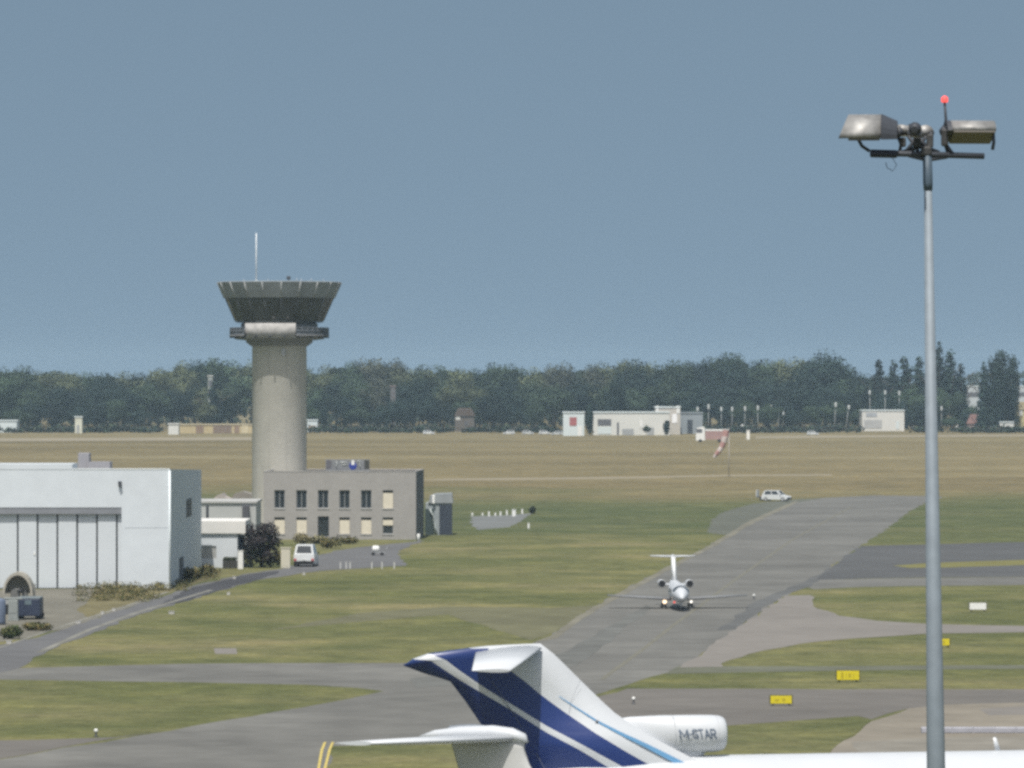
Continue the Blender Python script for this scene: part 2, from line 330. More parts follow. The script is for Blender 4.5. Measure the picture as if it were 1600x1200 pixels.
# ------------------------------------------------------------------ hangar
def hangar():
    d = 488.; s = F / d; D = 50.
    X = lambda x: (x - 800) / s
    Z = lambda y: H - (y - HY) / s
    xr = X(265); xl = X(-330); xm = (xr + xl) / 2
    t = thing('hangar', 'large white hangar with tall sliding doors beside the service road', 'hangar', (xm, d, 0))
    lx = lambda x: X(x) - xm
    door_r = lx(190); door_l = lx(-300); zt = Z(793)
    mb = MB(); wall(mb, lx(-330), lx(265), 0, Z(733), [(door_l, door_r, 0, zt)], 0, .5)
    zb = H - (734 - HY) * (d + D) / F
    a, b = lx(-330), lx(265)
    mb.face([(b, 0, 0), (b, D, 0), (b, D, zb), (b, 0, Z(733))]); mb.face([(a, 0, 0), (a, 0, Z(733)), (a, D, zb), (a, D, 0)])
    mb.face([(a, D, 0), (a, D, zb), (b, D, zb), (b, D, 0)]); mb.face([(a, .62, 0), (b, .62, 0), (b, .62, zt + .3), (a, .62, zt + .3)])
    mb.build('wall', white_metal, t)
    mb = MB(); mb.face([(a, 0, Z(733) - .02), (b, 0, Z(733) - .02), (b, D, zb - .02), (a, D, zb - .02)]); mb.build('roof', mat('grey_roof_sheet', (.38, .40, .41), .6, .08, .3), t)
    mb = MB(); mb.span(a - .05, lx(113), -.03, 6, Z(733.5), Z(725)); mb.build('parapet', white_metal, t)
    mb = MB(); mb.span(lx(113) + .05, b + .02, -.04, .12, Z(733.5), Z(732)); mb.span(b - .1, b + .03, -.035, D, 0, .15); mb.build('trim', mat('pale_trim', (.78, .82, .83), .5, .02), t)
    mb = MB(); mb.tube([(b + .02, -.05, 0), (b + .02, -.05, Z(735))], .09, 8); mb.build('corner_flashing', mat('pale_flashing', (.80, .86, .88), .4, .02), t)
    k = (X(182) - X(151)); x1 = lx(182)
    mb = MB(); mb.span(x1 + .09, door_r - .02, .47, .58, .06, zt - .02); mb.build('door_panel', white_door, t)
    for i in range(15):
        if x1 - k * (i + 1) < door_l: break
        mb = MB(); x0 = x1 - k * (i + 1)
        mb.span(x0 + .09, x1 - k * i - .09, .42 + .06 * (i % 2), .55, .06, zt - .02)
        p = mb.build('door_panel', white_door, t)
        mb = MB(); mb.span(x1 - k * i - .09, x1 - k * i + .09, .54, .60, .03, zt - .03); mb.build('door_seam', seam, t)
        if i == 4:
            mb = MB(); mb.span(x1 - k * i - .35, x1 - k * i - .2, .36, .42, 3.2, 3.5); mb.build('handle', white_p, p)
    mb = MB(); mb.span(door_l, door_r + .05, .05, .40, zt - .62, zt - .03); mb.build('lintel_shade', mat('lintel_shade_grey', (.22, .23, .25), .6, .1, .6), t)  # grey band stands in for the shadow the lintel casts on the doors
    mb = MB(); mb.span(door_r + .3, b - .15, -.012, -.003, Z(825), Z(824)); mb.build('cladding_joint', mat('joint_pale', (.44, .47, .50), .6), t)
    mb = MB(); mb.span(lx(185), lx(190), -.30, -.01, Z(758), Z(752)); mb.tube([(lx(187.5), -.2, Z(757)), (lx(188.5), -.3, Z(760))], [.12, .16], 8); mb.build('wall_lamp', dark_metal, t)
    wy0, wy1 = 25, 33
    mb = MB(); mb.span(b - .02, b + .05, wy0, wy1, 6.1, 7.9); mb.build('side_window', mat('side_glass', (.02, .025, .03), .5), t)
    
    mb = MB(); mb.span(b, b + .05, 14, 20, 0, 2.4); mb.build('side_dark_panel', mat('dark_door', (.06, .07, .09), .6), t)
    mb = MB(); mb.span(lx(108), lx(126), 10, 12, zb, Z(733) + 1.4, bev=.05); mb.span(lx(126), lx(160), 9, 12, zb, Z(733) + .55); mb.build('roof_vent', mat('vent_grey', (.27, .265, .28), .7, .05), t)
    return t
hangar()

# ------------------------------------------------------------------ low buildings between hangar and tower
def low_buildings():
    d = 542.; s = F / d; X = lambda x: (x - 800) / s; Z = lambda y: H - (y - HY) / s
    t = thing('annex_building', 'low white building with flat overhanging roof between hangar and plum tree', 'building', (X(340), d, 0))
    lx = lambda x: X(x) - X(340)
    mb = MB(); h = (lx(311), lx(338), Z(873), Z(853))
    wall(mb, lx(300), lx(371), 0, Z(834), [h], 0, .15)
    mb.face([(lx(371), 0, 0), (lx(371), 9, 0), (lx(371), 9, Z(834)), (lx(371), 0, Z(834))]); mb.face([(lx(300), 0, 0), (lx(300), 0, Z(834)), (lx(300), 9, Z(834)), (lx(300), 9, 0)])
    mb.face([(lx(300), 9, 0), (lx(300), 9, Z(834)), (lx(371), 9, Z(834)), (lx(371), 9, 0)])
    mb.build('wall', cool_wall, t)
    mb = MB(); mb.span(lx(299), lx(384), -.25, 9.4, Z(834), Z(813.5), bev=.05); mb.build('roof', white_wall, t)
    mb = MB(); mb.span(h[0], h[1], .12, .16, h[2], h[3]); mb.build('window_shutter', mat('grey_shutter', (.36, .36, .34), .7, .1, 1), t)
    mb = MB(); mb.span(lx(372), lx(381), 1.2, 1.5, .1, Z(836)); mb.build('side_dark_panel', mat('annex_side_shade', (.10, .12, .17), .5, .1), t)  # dark panel stands in for the shadowed side below the roof overhang
    # planter box and post in front
    t2 = thing('planter', 'dark low planter box in front of the white annex building', 'planter', (X(361), d - 2, 0))
    mb = MB(); mb.box((0, 0, .42), (1.5, .7, .84), bev=.03); mb.build('trough', mat('dark_trough', (.05, .05, .045), .8), t2)
    lf = MB(); rnd = random.Random(3)
    for i in range(120):
        c = Vector((rnd.uniform(-.7, .7), rnd.uniform(-.3, .3), rnd.uniform(.84, 1.15)))
        q = Euler((rnd.uniform(0, 6), rnd.uniform(0, 6), rnd.uniform(0, 6))).to_matrix(); k = .1
        lf.face([c + q @ Vector(v) * k for v in ((-1, -1, 0), (1, -1, 0), (1, 1, 0), (-1, 1, 0))])
    lf.build('foliage', mat('planter_leaf', (.05, .06, .03), .8), t2)
    mb = MB(); mb.box((0, 0, .95), (.55, .3, 1.9), bev=.03); mb.box((0, 0, 1.93), (.62, .36, .07), bev=.01)
    o = mb.build('gate_post', white_p); o.location = (X(379), d - 4, 0); tag(o, 'white gate post at the foot of the dark plum tree', 'gate post')
    mb = MB(); mb.box((0, 0, 1.05), (1.0, .6, 2.1), bev=.04); mb.box((0, 0, 2.14), (1.12, .72, .08), bev=.02); mb.span(-.42, .42, -.315, -.30, .25, 1.95)
    o = mb.build('utility_cabinet', mat('cream_cabinet', (.55, .52, .42), .7, .05)); o.location = (X(447), d - 1, 0); tag(o, 'cream utility cabinet standing between the plum tree and white car', 'cabinet')
    # grey building behind
    d2 = 600.; s2 = F / d2; X2 = lambda x: (x - 800) / s2; Z2 = lambda y: H - (y - HY) / s2
    t = thing('grey_building', 'pale grey flat building behind the white annex, left of the tower', 'building', (X2(355), d2, 0))
    mb = MB(); mb.span(X2(300) - X2(355), X2(400) - X2(355), 0, 12, 0, Z2(786)); mb.build('wall', mat('pale_grey_wall', (.42, .43, .42), .8, .08, .3), t)
    mb = MB(); mb.span(X2(298) - X2(355), X2(402) - X2(355), -.2, 12.2, Z2(786), Z2(783)); mb.build('roof', mat('felt_roof', (.40, .40, .385), .9, .1), t)
    mb = MB(); mb.span(X2(322) - X2(355), X2(326) - X2(355), -.05, .02, .1, Z2(790)); mb.build('drain_pipe', dark_metal, t)
    mb = MB(); mb.span(X2(379) - X2(355), X2(390) - X2(355), -.9, -.02, Z2(812), Z2(790), bev=.05); mb.build('roof_unit', mat('dark_unit', (.08, .08, .09), .7), t)
    for a, b, y0, c in ((334, 360, 771, (.38, .34, .31)), (362, 396, 768, (.24, .22, .19))):
        d3 = 640. + a * .1; s3 = F / d3; X3 = lambda x: (x - 800) / s3; Z3 = lambda y: H - (y - HY) / s3
        w = X3(b) - X3(a)
        t = thing('shed', ('pink grey gabled shed roof behind the pale grey building' if a < 350 else 'brown flat shed against the left side of the tower shaft'), 'shed', (X3((a + b) / 2), d3, 0))
        mb = MB(); mb.span(-w / 2, w / 2, 0, 6, 0, Z3(782)); mb.build('wall', mat('shed_wall%d' % a, tuple(v * 1.1 for v in c), .8), t)
        mb = MB(); mb.prism([(-w / 2 - .2, Z3(782)), (w / 2 + .2, Z3(782)), (w / 2 - .8 if a < 350 else w / 2, Z3(y0 + 5)), (0, Z3(y0)), (-w / 2 + .3, Z3(y0 + 4))], -.2, 6.2); mb.build('roof', mat('shed_roof%d' % a, c, .85, .1), t)
low_buildings()

# ------------------------------------------------------------------ control tower
def tower():
    d = 652.; s = F / d; ax = 436.5
    Z = lambda y: H - (y - HY) / s
    t = thing('control_tower', 'round concrete control tower with flared dark glass cab', 'control tower', ((ax - 800) / s, d, 0))
    q = 1 / s
    mb = MB(); mb.lathe([(42.5 * q, 0), (42.5 * q, Z(541)), (45 * q, Z(537))], n=64); sh = mb.build('shaft', concrete_t, t)
    mb = MB()
    for a in (-55, -20, 18, 52, 90, 130, 180, 230, 270):
        mb.box((42.5 * q * math.sin(R(a)), -42.5 * q * math.cos(R(a)), Z(545) / 2), (.05, .02, Z(545) - .2), rz=R(a))
    mb.build('panel_joint', mat('joint_grey', (.30, .29, .26), .9), sh)
    mb = MB(); mb.lathe([(44 * q, Z(541)), (52 * q, Z(535)), (52 * q, Z(532)), (70 * q, Z(530)), (70 * q, Z(525)), (70 * q, Z(523.5)), (40 * q, Z(523))], n=48); mb.lathe([(70 * q, Z(525.6)), (78 * q, Z(525.6)), (78 * q, Z(523.8)), (70 * q, Z(523.8))], n=40, a0=22, a1=318); mb.build('gallery_deck', mat('gallery_concrete', (.22, .22, .22), .8, .1, .5), t)
    # pale drum the cab stands on
    mb = MB(); mb.lathe([(60 * q, Z(524)), (60 * q, Z(506)), (55 * q, Z(504))], n=48); mb.build('cab_drum', mat('drum_grey', (.30, .30, .29), .8, .10, .8), t)
    mb = MB(); mb.lathe([(71 * q, Z(528.5)), (72 * q, Z(528.5)), (72 * q, Z(505.5)), (71 * q, Z(505.5)), (71 * q, Z(528.5))], n=18, a0=-45, a1=23); mb.build('parapet', mat('parapet_sunlit', (.37, .36, .345), .8, .22, 1.2), t)  # only the sunlit arc of the gallery, its light put into the pale colour
    mb = MB()
    for r0, y in ((77, 513), (77, 518), (77, 523.5)): mb.lathe([(r0 * q - .04, Z(y)), (r0 * q + .04, Z(y)), (r0 * q + .04, Z(y) + .09), (r0 * q - .04, Z(y) + .09), (r0 * q - .04, Z(y))], n=34, a0=22, a1=318)
    for k in range(40):
        a = R(22 + 7.6 * k) if k < 39 else R(318); mb.tube([(77 * q * math.sin(a), -77 * q * math.cos(a), Z(524)), (77 * q * math.sin(a), -77 * q * math.cos(a), Z(512.5))], .04, 5)
    mb.build('railing', mat('railing_grey', (.14, .15, .165), .6), t)
    mb = MB()
    for a0, a1 in ((22, 160), (198, 318)):
        mb.lathe([(76.6 * q, Z(524)), (76.6 * q, Z(513))], n=12, a0=a0, a1=a1)
    mb.build('railing_screen', mat('dark_screen', (.12, .135, .15), .7, .1), t)
    for k in range(20):
        a = R(18 * k + 9); mb = MB(); mb.box((72 * q * math.sin(a), -72 * q * math.cos(a), Z(526.7)), (.18, 12 * q, .22), rz=a); mb.build('gallery_bracket', dark_metal, t)
    n = 20; off = 4.4
    mb = MB(); mb.lathe([(68.5 * q, Z(504)), (68.5 * q, Z(502)), (84.5 * q, Z(466))], n=n, smooth=False, off=off); g = mb.build('cab_glazing', mat('cab_glass', (.070, .075, .074), .2, .3, .5, spec=.4), t)
    mb = MB(); mb.lathe([(86 * q, Z(466)), (97 * q, Z(441.5)), (95.5 * q, Z(440.5)), (0.01, Z(439))], n=n, smooth=False, off=off); mb.lathe([(0.01, Z(466.4)), (86 * q, Z(466.4))], n=n, off=off); mb.build('fascia', mat('fascia_grey', (.235, .255, .265), .5, .16, .45), t)
    for k in range(n):
        a = R(off + 18 * k); mb = MB()
        p0 = Vector((86.2 * q * math.sin(a), -86.2 * q * math.cos(a), Z(466))); p1 = Vector((97 * q * math.sin(a), -97 * q * math.cos(a), Z(442)))
        mb.tube([p0, p1], .07, 5); mb.build('fascia_fin', mat('pale_fin', (.42, .43, .43), .5), t)
    for k in range(n):
        a = R(off + 18 * k); mb = MB()
        mb.tube([(68.8 * q * math.sin(a), -68.8 * q * math.cos(a), Z(502)), (84.8 * q * math.sin(a), -84.8 * q * math.cos(a), Z(466))], .055, 5); mb.build('cab_mullion', mat('mullion', (.10, .11, .12), .5), t)
    # desks and a blind seen in the cab
    mb = MB(); mb.lathe([(69.2 * q, Z(499)), (72 * q, Z(492))], n=4, a0=-14, a1=22); mb.build('window_blind', mat('blind_grey', (.20, .19, .19), .7), t)
    mb = MB(); mb.tube([((401 - ax) * q, -1, Z(441)), ((401 - ax) * q, -1, Z(392)), ((401 - ax) * q, -1, Z(364.5))], [.09, .08, .055], 8); mb.box(((401 - ax) * q, -1, Z(440)), (.6, .6, .2)); mb.build('antenna', mat('antenna_white', (.78, .80, .80), .5), t)
    mb = MB(); mb.tube([((452 - ax) * q, -2, Z(441)), ((452 - ax) * q, -2, Z(436))], .07, 6); mb.box(((452 - ax) * q, -2, Z(434.5)), (.5, .4, .42), bev=.08); mb.build('roof_camera', dark_metal, t)
    for x, y in ((463, 437), (470, 438), (486, 437.5), (418, 438), (380, 438.5), (505, 439)):
        mb = MB(); mb.tube([((x - ax) * q, 1, Z(441)), ((x - ax) * q, 1, Z(y - 3))], .03, 5); mb.build('roof_aerial', mat('thin_aerial', (.45, .45, .46), .5), t)
    mb = MB(); mb.box((8 * q, -43.2 * q, Z(551)), (.35, .12, .9), rz=R(10), bev=.03); mb.build('shaft_lamp', mat('lamp_grey', (.5, .5, .5), .5), t)
tower()

# ------------------------------------------------------------------ office building at the foot of the tower
def office():
    d = 637.; s = F / d; X = lambda x: (x - 650) / s; Z = lambda y: H - (y - HY) / s
    yaw = R(-3)
    t = thing('office_building', 'two storey grey concrete office with six window bays beside the tower', 'building', ((650 - 800) / s, d, 0), yaw)
    cols = (436, 470.5, 504.5, 538, 572, 606); hw = 8.3; dep = 14.
    kinds = {(0, c): 'glass' for c in range(5)}; kinds[(0, 5)] = 'shut'
    kinds.update({(1, c): 'shut' for c in range(6)}); kinds[(1, 2)] = 'door'; kinds[(1, 5)] = 'half'
    holes = {}
    for c, x in enumerate(cols):
        holes[(0, c)] = (X(x - hw), X(x + hw), Z(794.5), Z(766))
        holes[(1, c)] = (X(x - hw), X(x + hw), Z(834.5), Z(808.5))
    holes[(1, 2)] = (X(496), X(513.5), Z(838.5), Z(807))
    top = Z(737); xl, xr = X(411), 0.
    mb = MB(); wall(mb, xl, xr, 0, top, list(holes.values()), 0, .3)
    mb.face([(xl, 0, 0), (xl, 0, top), (xl, dep, top), (xl, dep, 0)]); mb.face([(xl, dep, 0), (xl, dep, top), (xr, dep, top), (xr, dep, 0)])
    mb.face([(xl, .02, top - .5), (xr, .02, top - .5), (xr, dep, top - .5), (xl, dep, top - .5)])
    w = mb.build('wall', concrete_g, t)
    mb = MB(); mb.face([(xr, 0, 0), (xr, dep, 0), (xr, dep, top), (xr, 0, top)]); mb.build('side_wall', mat('side_wall_shade', (.15, .15, .155), .8, .1, .4), t)  # darker than the front: shade of this side put into the colour
    mb = MB(); mb.span(xl - .04, xr + .04, -.04, .2, top, top + .09); mb.span(xl - .04, xr + .04, dep - .2, dep + .04, top, top + .09); mb.span(xl - .04, xl + .2, .2, dep - .2, top, top + .09); mb.span(xr - .2, xr + .04, .2, dep - .2, top, top + .09)
    mb.build('coping', mat('coping_grey', (.40, .385, .37), .8), t)
    for (r, c), (a, b, z0, z1) in holes.items():
        k = kinds[(r, c)]
        mb = MB(); e = .07
        for q in ((a, a + e, z0, z1), (b - e, b, z0, z1), (a + e, b - e, z0, z0 + e), (a + e, b - e, z1 - e, z1)): mb.span(q[0], q[1], .2, .28, q[2], q[3])
        f = mb.build('door' if k == 'door' else 'window', frame_g if k != 'door' else dark_metal, t)
        mb = MB(); mb.span(a + e, b - e, .24, .26, z0 + e, z1 - e); mb.build('pane', glassd, f)
        if k in ('shut', 'half'):
            zz = z1 - .35 if k == 'shut' else z1 - .32
            lo = z0 + .02 if k == 'shut' else z0 + (z1 - z0) * .52
            mb = MB(); mb.span(a + .03, b - .03, .12, .19, lo, zz)
            mb.build('roller_shutter', shutter, f)
        if k == 'glass':
            mb = MB(); mb.span((a + b) / 2 - .03, (a + b) / 2 + .03, .21, .235, z0 + e, z1 - e); mb.build('mullion', frame_g, f)
        mb = MB(); mb.span(a - .06, b + .06, -.08, .05, z0 - .10, z0 - .004); mb.build('sill', mat('sill_pale', (.44, .43, .41), .8), f) if k != 'door' else mb.bm.free()
    # sign on the roof edge
    ts = thing('roof_sign', 'dark billboard with round blue emblem on the office roof edge', 'sign', ((542.5 - 800) / s, d + 1.2, top - .5), yaw)
    x0, x1, z0, z1 = -34.5 / s, 34.5 / s, .55, (Z(718) - top) + .5
    mb = MB(); mb.span(x0, x1, 0, .15, z0, z1, bev=.02); mb.build('panel', mat('sign_grey', (.20, .205, .215), .6, .2, 1.2), ts)
    for i in range(4):
        mb = MB(); xx = x0 + .4 + i * (x1 - x0 - .8) / 3; mb.tube([(xx, .1, 0), (xx, .1, z0 + .05)], .05, 6); mb.tube([(xx, .9, 0), (xx, .18, z0 + .6)], .035, 6); mb.build('leg', dark_metal, ts)
    qx = lambda x: (x - 542.5) / s
    qz = lambda y: z1 - (y - 718) / s
    mb = MB(); mb.span(qx(569), qx(576.6), -.012, -.003, qz(733), qz(719)); mb.build('dark_panel', mat('sign_dark', (.06, .06, .055), .6), ts)
    mb = MB(); mb.span(qx(509), qx(517), -.012, -.003, qz(733), qz(719)); mb.build('mauve_panel', mat('sign_mauve', (.13, .125, .14), .6), ts)  # mauve strip at the left end of the sign
    mb = MB(); c = (qx(551), qz(728)); mb.prism([(c[0] + 6 / s * math.cos(R(a)), c[1] + 6.2 / s * math.sin(R(a))) for a in range(0, 360, 15)], -.02, -.004); e = mb.build('emblem', blue_p, ts)
    mb = MB(); mb.prism([(qx(548.5), qz(726.5)), (qx(553.5), qz(726.5)), (qx(553), qz(719.5)), (qx(549), qz(719.5))], -.03, -.021); mb.build('emblem_mark', white_p, e)
    mb = MB()
    for pts in ([(525, 721), (527, 725), (524.5, 729), (526, 732)], [(531, 722), (536, 723), (541, 722.5), (541, 726), (533, 727)], [(559, 720), (562, 721), (561.5, 727), (563, 732)]):
        mb.tube([(qx(x), -.03, qz(y)) for x, y in pts], .06, 5)
    mb.build('pale_mark', mat('mark_pale', (.50, .52, .50), .6), ts)
office()

def substation():
    d = DG(836); s = F / d; X = lambda x: (x - 685) / s; Z = lambda y: H - (y - HY) / s
    t = thing('substation_kiosk', 'pale roofed kiosk with dark doors right of the grey office', 'kiosk', ((685 - 800) / s, d, 0))
    mb = MB(); mb.span(X(665), X(706), 0, 5, 0, Z(786)); mb.build('wall', mat('kiosk_wall', (.30, .33, .34), .8, .12, .6), t)
    mb = MB(); mb.prism([(X(669), Z(786)), (X(708), Z(786)), (X(706), Z(771)), (X(680), Z(772)), (X(672), Z(775))], -.2, 5.2); mb.build('roof', mat('kiosk_roof', (.28, .30, .31), .6, .12, .8), t)
    mb = MB(); mb.span(X(686.5), X(706.5), -.08, -.004, 0, Z(789), bev=.02); mb.build('door', mat('kiosk_door', (.045, .055, .075), .6, .1), t)
    mb = MB(); mb.span(X(664), X(678), -.07, -.004, 0, Z(795)); mb.build('door', mat('kiosk_door2', (.05, .07, .07), .6, .1), t)
    mb = MB(); mb.tube([(X(679), -.4, 0), (X(677), -.4, Z(806)), (X(672), -.4, Z(795))], .12, 7); mb.tube([(X(677), -.35, Z(812)), (X(683), -.35, 0)], .12, 7); mb.build('duct_pipe', mat('pipe_pale', (.42, .46, .45), .5), t)
    mb = MB(); mb.span(X(675.5), X(679.5), -.5, -.22, Z(787), Z(773.5), bev=.08); mb.build('vent_cowl', mat('bright_cowl', (.85, .85, .82), .4), t)
    mb = MB(); mb.tube([(0, 0, 0), (0, 0, .8), (0, 0, .95)], [.2, .2, .12], 10)
    o = mb.build('bollard', white_p); o.location = G(654, 846); tag(o, 'short white bollard at the right corner of the grey office', 'bollard')
substation()

# ------------------------------------------------------------------ leaf clumps: shrubs and trees
def leaf_mesh(name, n, rnd, lobes, size, mats, mi_of=None):
    """many small leaf-sprays spread through lobes (cx, cy, cz, rx, ry, rz)"""
    w = [l[3] * l[4] * l[5] for l in lobes]; tot = sum(w)
    V = np.zeros((n * 4, 3)); MI = np.zeros(n, dtype=np.int32); NN = []
    for i in range(n):
        l = rnd.choices(lobes, w)[0]
        while True:
            u = Vector((rnd.gauss(0, 1), rnd.gauss(0, 1), rnd.gauss(0, 1)))
            if u.length > .01: break
        u.normalize(); r = rnd.random() ** .45
        if rnd.random() < .03: r *= 1.08
        c = Vector((l[0] + u.x * r * l[3], l[1] + u.y * r * l[4], l[2] + u.z * r * l[5]))
        q = (u + Vector((rnd.gauss(0, .55), rnd.gauss(0, .55), rnd.gauss(0, .55) + .2))).normalized().to_track_quat('Z', 'Y') @ Euler((0, 0, rnd.uniform(0, 6.3))).to_quaternion()
        k = size * rnd.uniform(.6, 1.35)
        for j, v in enumerate(((-1, -.7, 0), (1, -.5, .2), (.8, .8, 0), (-.7, 1, -.2))): V[i * 4 + j] = c + q @ (Vector(v) * k)
        nn = (u + Vector((rnd.gauss(0, .13), rnd.gauss(0, .13), rnd.gauss(0, .13) + .06))).normalized(); NN += [tuple(nn)] * 4
        MI[i] = mi_of(c, rnd) if mi_of else rnd.randrange(len(mats))
    me = bpy.data.meshes.new(name); me.vertices.add(n * 4); me.vertices.foreach_set('co', V.ravel())
    me.loops.add(n * 4); me.loops.foreach_set('vertex_index', np.arange(n * 4, dtype=np.int32))
    me.polygons.add(n); me.polygons.foreach_set('loop_start', np.arange(0, n * 4, 4, dtype=np.int32)); me.polygons.foreach_set('material_index', MI)
    me.update(calc_edges=True); me.polygons.foreach_set('use_smooth', np.ones(n, dtype=bool)); me.normals_split_custom_set_from_vertices(NN)
    for m in mats: me.materials.append(m)
    return me
def leaf_obj(name, me, parent=None):
    o = bpy.data.objects.new(name, me); COL.objects.link(o)
    if parent: o.parent = parent
    return o
bark = mat('bark', (.07, .055, .04), .9, .2, 3)

def plum_tree():
    rnd = random.Random(11); loc = G(408, 887); s = F / loc.y
    t = thing('plum_tree', 'dark purple leaved plum tree between white annex and parked car', 'tree', loc)
    mb = MB(); mb.tube([(0, 0, 0), (.1, 0, 1.2), (0, .1, 2.6), (-.3, 0, 4)], [.22, .17, .12, .04], 8); mb.tube([(.05, 0, 1), (.9, .1, 2.2), (1.2, 0, 3.8)], [.12, .09, .03], 7); mb.tube([(.05, 0, 1.1), (-.9, -.2, 2.2), (-1.3, 0, 3.4)], [.12, .08, .03], 7); mb.build('trunk', bark, t)
    lobes = [(-.4, 0, 2.6, 1.7, 1.5, 1.5), (-.9, 0, 3.7, 1.0, 1, 1.1), (.9, 0, 3.7, 1.1, 1, 1.2), (1.4, 0, 2.6, 1.0, .9, .8), (-1.1, 0, 1.4, 1.1, 1, 1.3), (.6, 0, 1.2, 1.3, 1.2, 1.2), (.1, .2, 4.2, .7, .7, .6)]
    me = leaf_mesh('crown', 3000, rnd, lobes, .11, [mat('plum_leaf', (.020, .015, .017), .7, .25, 2), mat('plum_leaf_brown', (.032, .022, .020), .7, .25, 2), mat('plum_leaf_green', (.018, .026, .017), .7, .25, 2)],
                   lambda c, r: 2 if (c.z < 1.9 and c.x < .2 and r.random() < .6) else (1 if r.random() < .3 else 0))
    leaf_obj('crown', me, t)
plum_tree()
leaf_y = [mat('dry_leaf', (.17, .14, .06), .9, .2, 2), mat('olive_leaf', (.085, .09, .035), .9, .2, 2), mat('pale_leaf', (.24, .22, .13), .9, .2, 2)]
def shrub(x, y, w, h, label, seed, mats, n=500, grp=None):
    rnd = random.Random(seed); loc = G(x, y); s = F / loc.y; w, h = w / s, h / s
    t = thing('shrub', label, 'shrub', loc, 0, grp)
    lobes = [(rnd.uniform(-.3, .3) * w, rnd.uniform(-.2, .2) * w, h * rnd.uniform(.35, .6), w * .32, w * .3, h * .42) for _ in range(5)] + [(0, 0, h * .4, w * .45, w * .4, h * .4)]
    leaf_obj('foliage', leaf_mesh('foliage', n, rnd, lobes, .09, mats), t)
    mb = MB(); mb.tube([(0, 0, 0), (.05, 0, h * .5), (.1, .05, h * .8)], [.06, .04, .02], 6); mb.build('stem', bark, t)
G_S = 'shrubs in front of the office'
shrub(434, 884, 14, 30, 'yellowing shrub at the right foot of the plum tree', 1, leaf_y[:2])
shrub(472, 852, 30, 22, 'pale dry shrub behind the white parked car', 2, [leaf_y[2], leaf_y[0]], 700)
shrub(498, 850, 26, 16, 'sandy shrub under the dark office doorway', 3, [leaf_y[2], leaf_y[1]], 600)
shrub(518, 857, 38, 22, 'olive green shrub just right of the office doorway', 4, [leaf_y[1], leaf_y[0]], 800)
shrub(545, 850, 30, 12, 'low ochre shrub below the fifth office window bay', 5, leaf_y[:2])
shrub(300, 906, 36, 22, 'weedy yellow green shrub at the hangar side wall', 6, leaf_y[:2], 800)
shrub(326, 900, 30, 22, 'dry bush below the grey shutter of the white annex', 7, leaf_y[:2], 700)
shrub(287, 906, 20, 22, 'small dark bush in the hangar side shadow', 8, [mat('dark_bush_leaf', (.03, .04, .03), .9)], 500)  # evenly dark leaf colour
shrub(831, 803, 12, 14, 'small dark bush at the right end of the concrete pad', 9, [MATS['dark_bush_leaf']], 400)
shrub(20, 998, 40, 24, 'green weedy bush in front of the dark blue power unit', 12, [mat('weed_leaf', (.06, .08, .03), .9), leaf_y[1]], 700)
shrub(60, 985, 50, 14, 'low yellow bush beside the gravel before the hangar', 13, leaf_y[:2], 700)

def weeds():
    """dry tall grass by the hangar"""
    rnd = random.Random(5)
    L = []
    for i in range(150):
        x = rnd.gauss(205, 36); y = 911 + abs(rnd.gauss(0, 11)) + max(0, (235 - x)) * .06
        if x > 320 or x < 125 or y > 948: continue
        p = G(x, y); L.append((p.x, p.y, rnd.uniform(.05, .3), rnd.uniform(.5, 1.3), rnd.uniform(.8, 2), rnd.uniform(.25, .65)))
    for i in range(50):
        x = rnd.uniform(240, 345); p = G(x, rnd.uniform(902, 916) - (x - 240) * .08); L.append((p.x, p.y, .2, rnd.uniform(.4, .9), .9, rnd.uniform(.25, .55)))
    o = leaf_obj('weeds', leaf_mesh('weeds', 22000, rnd, L, .055, [mat('straw', (.185, .155, .068), .95), leaf_y[1], mat('straw_pale', (.22, .185, .095), .95), mat('weed_green', (.10, .11, .045), .95)])); tag(o, 'tall dry yellow weeds along the hangar front', 'weeds', kind='stuff')

weeds()

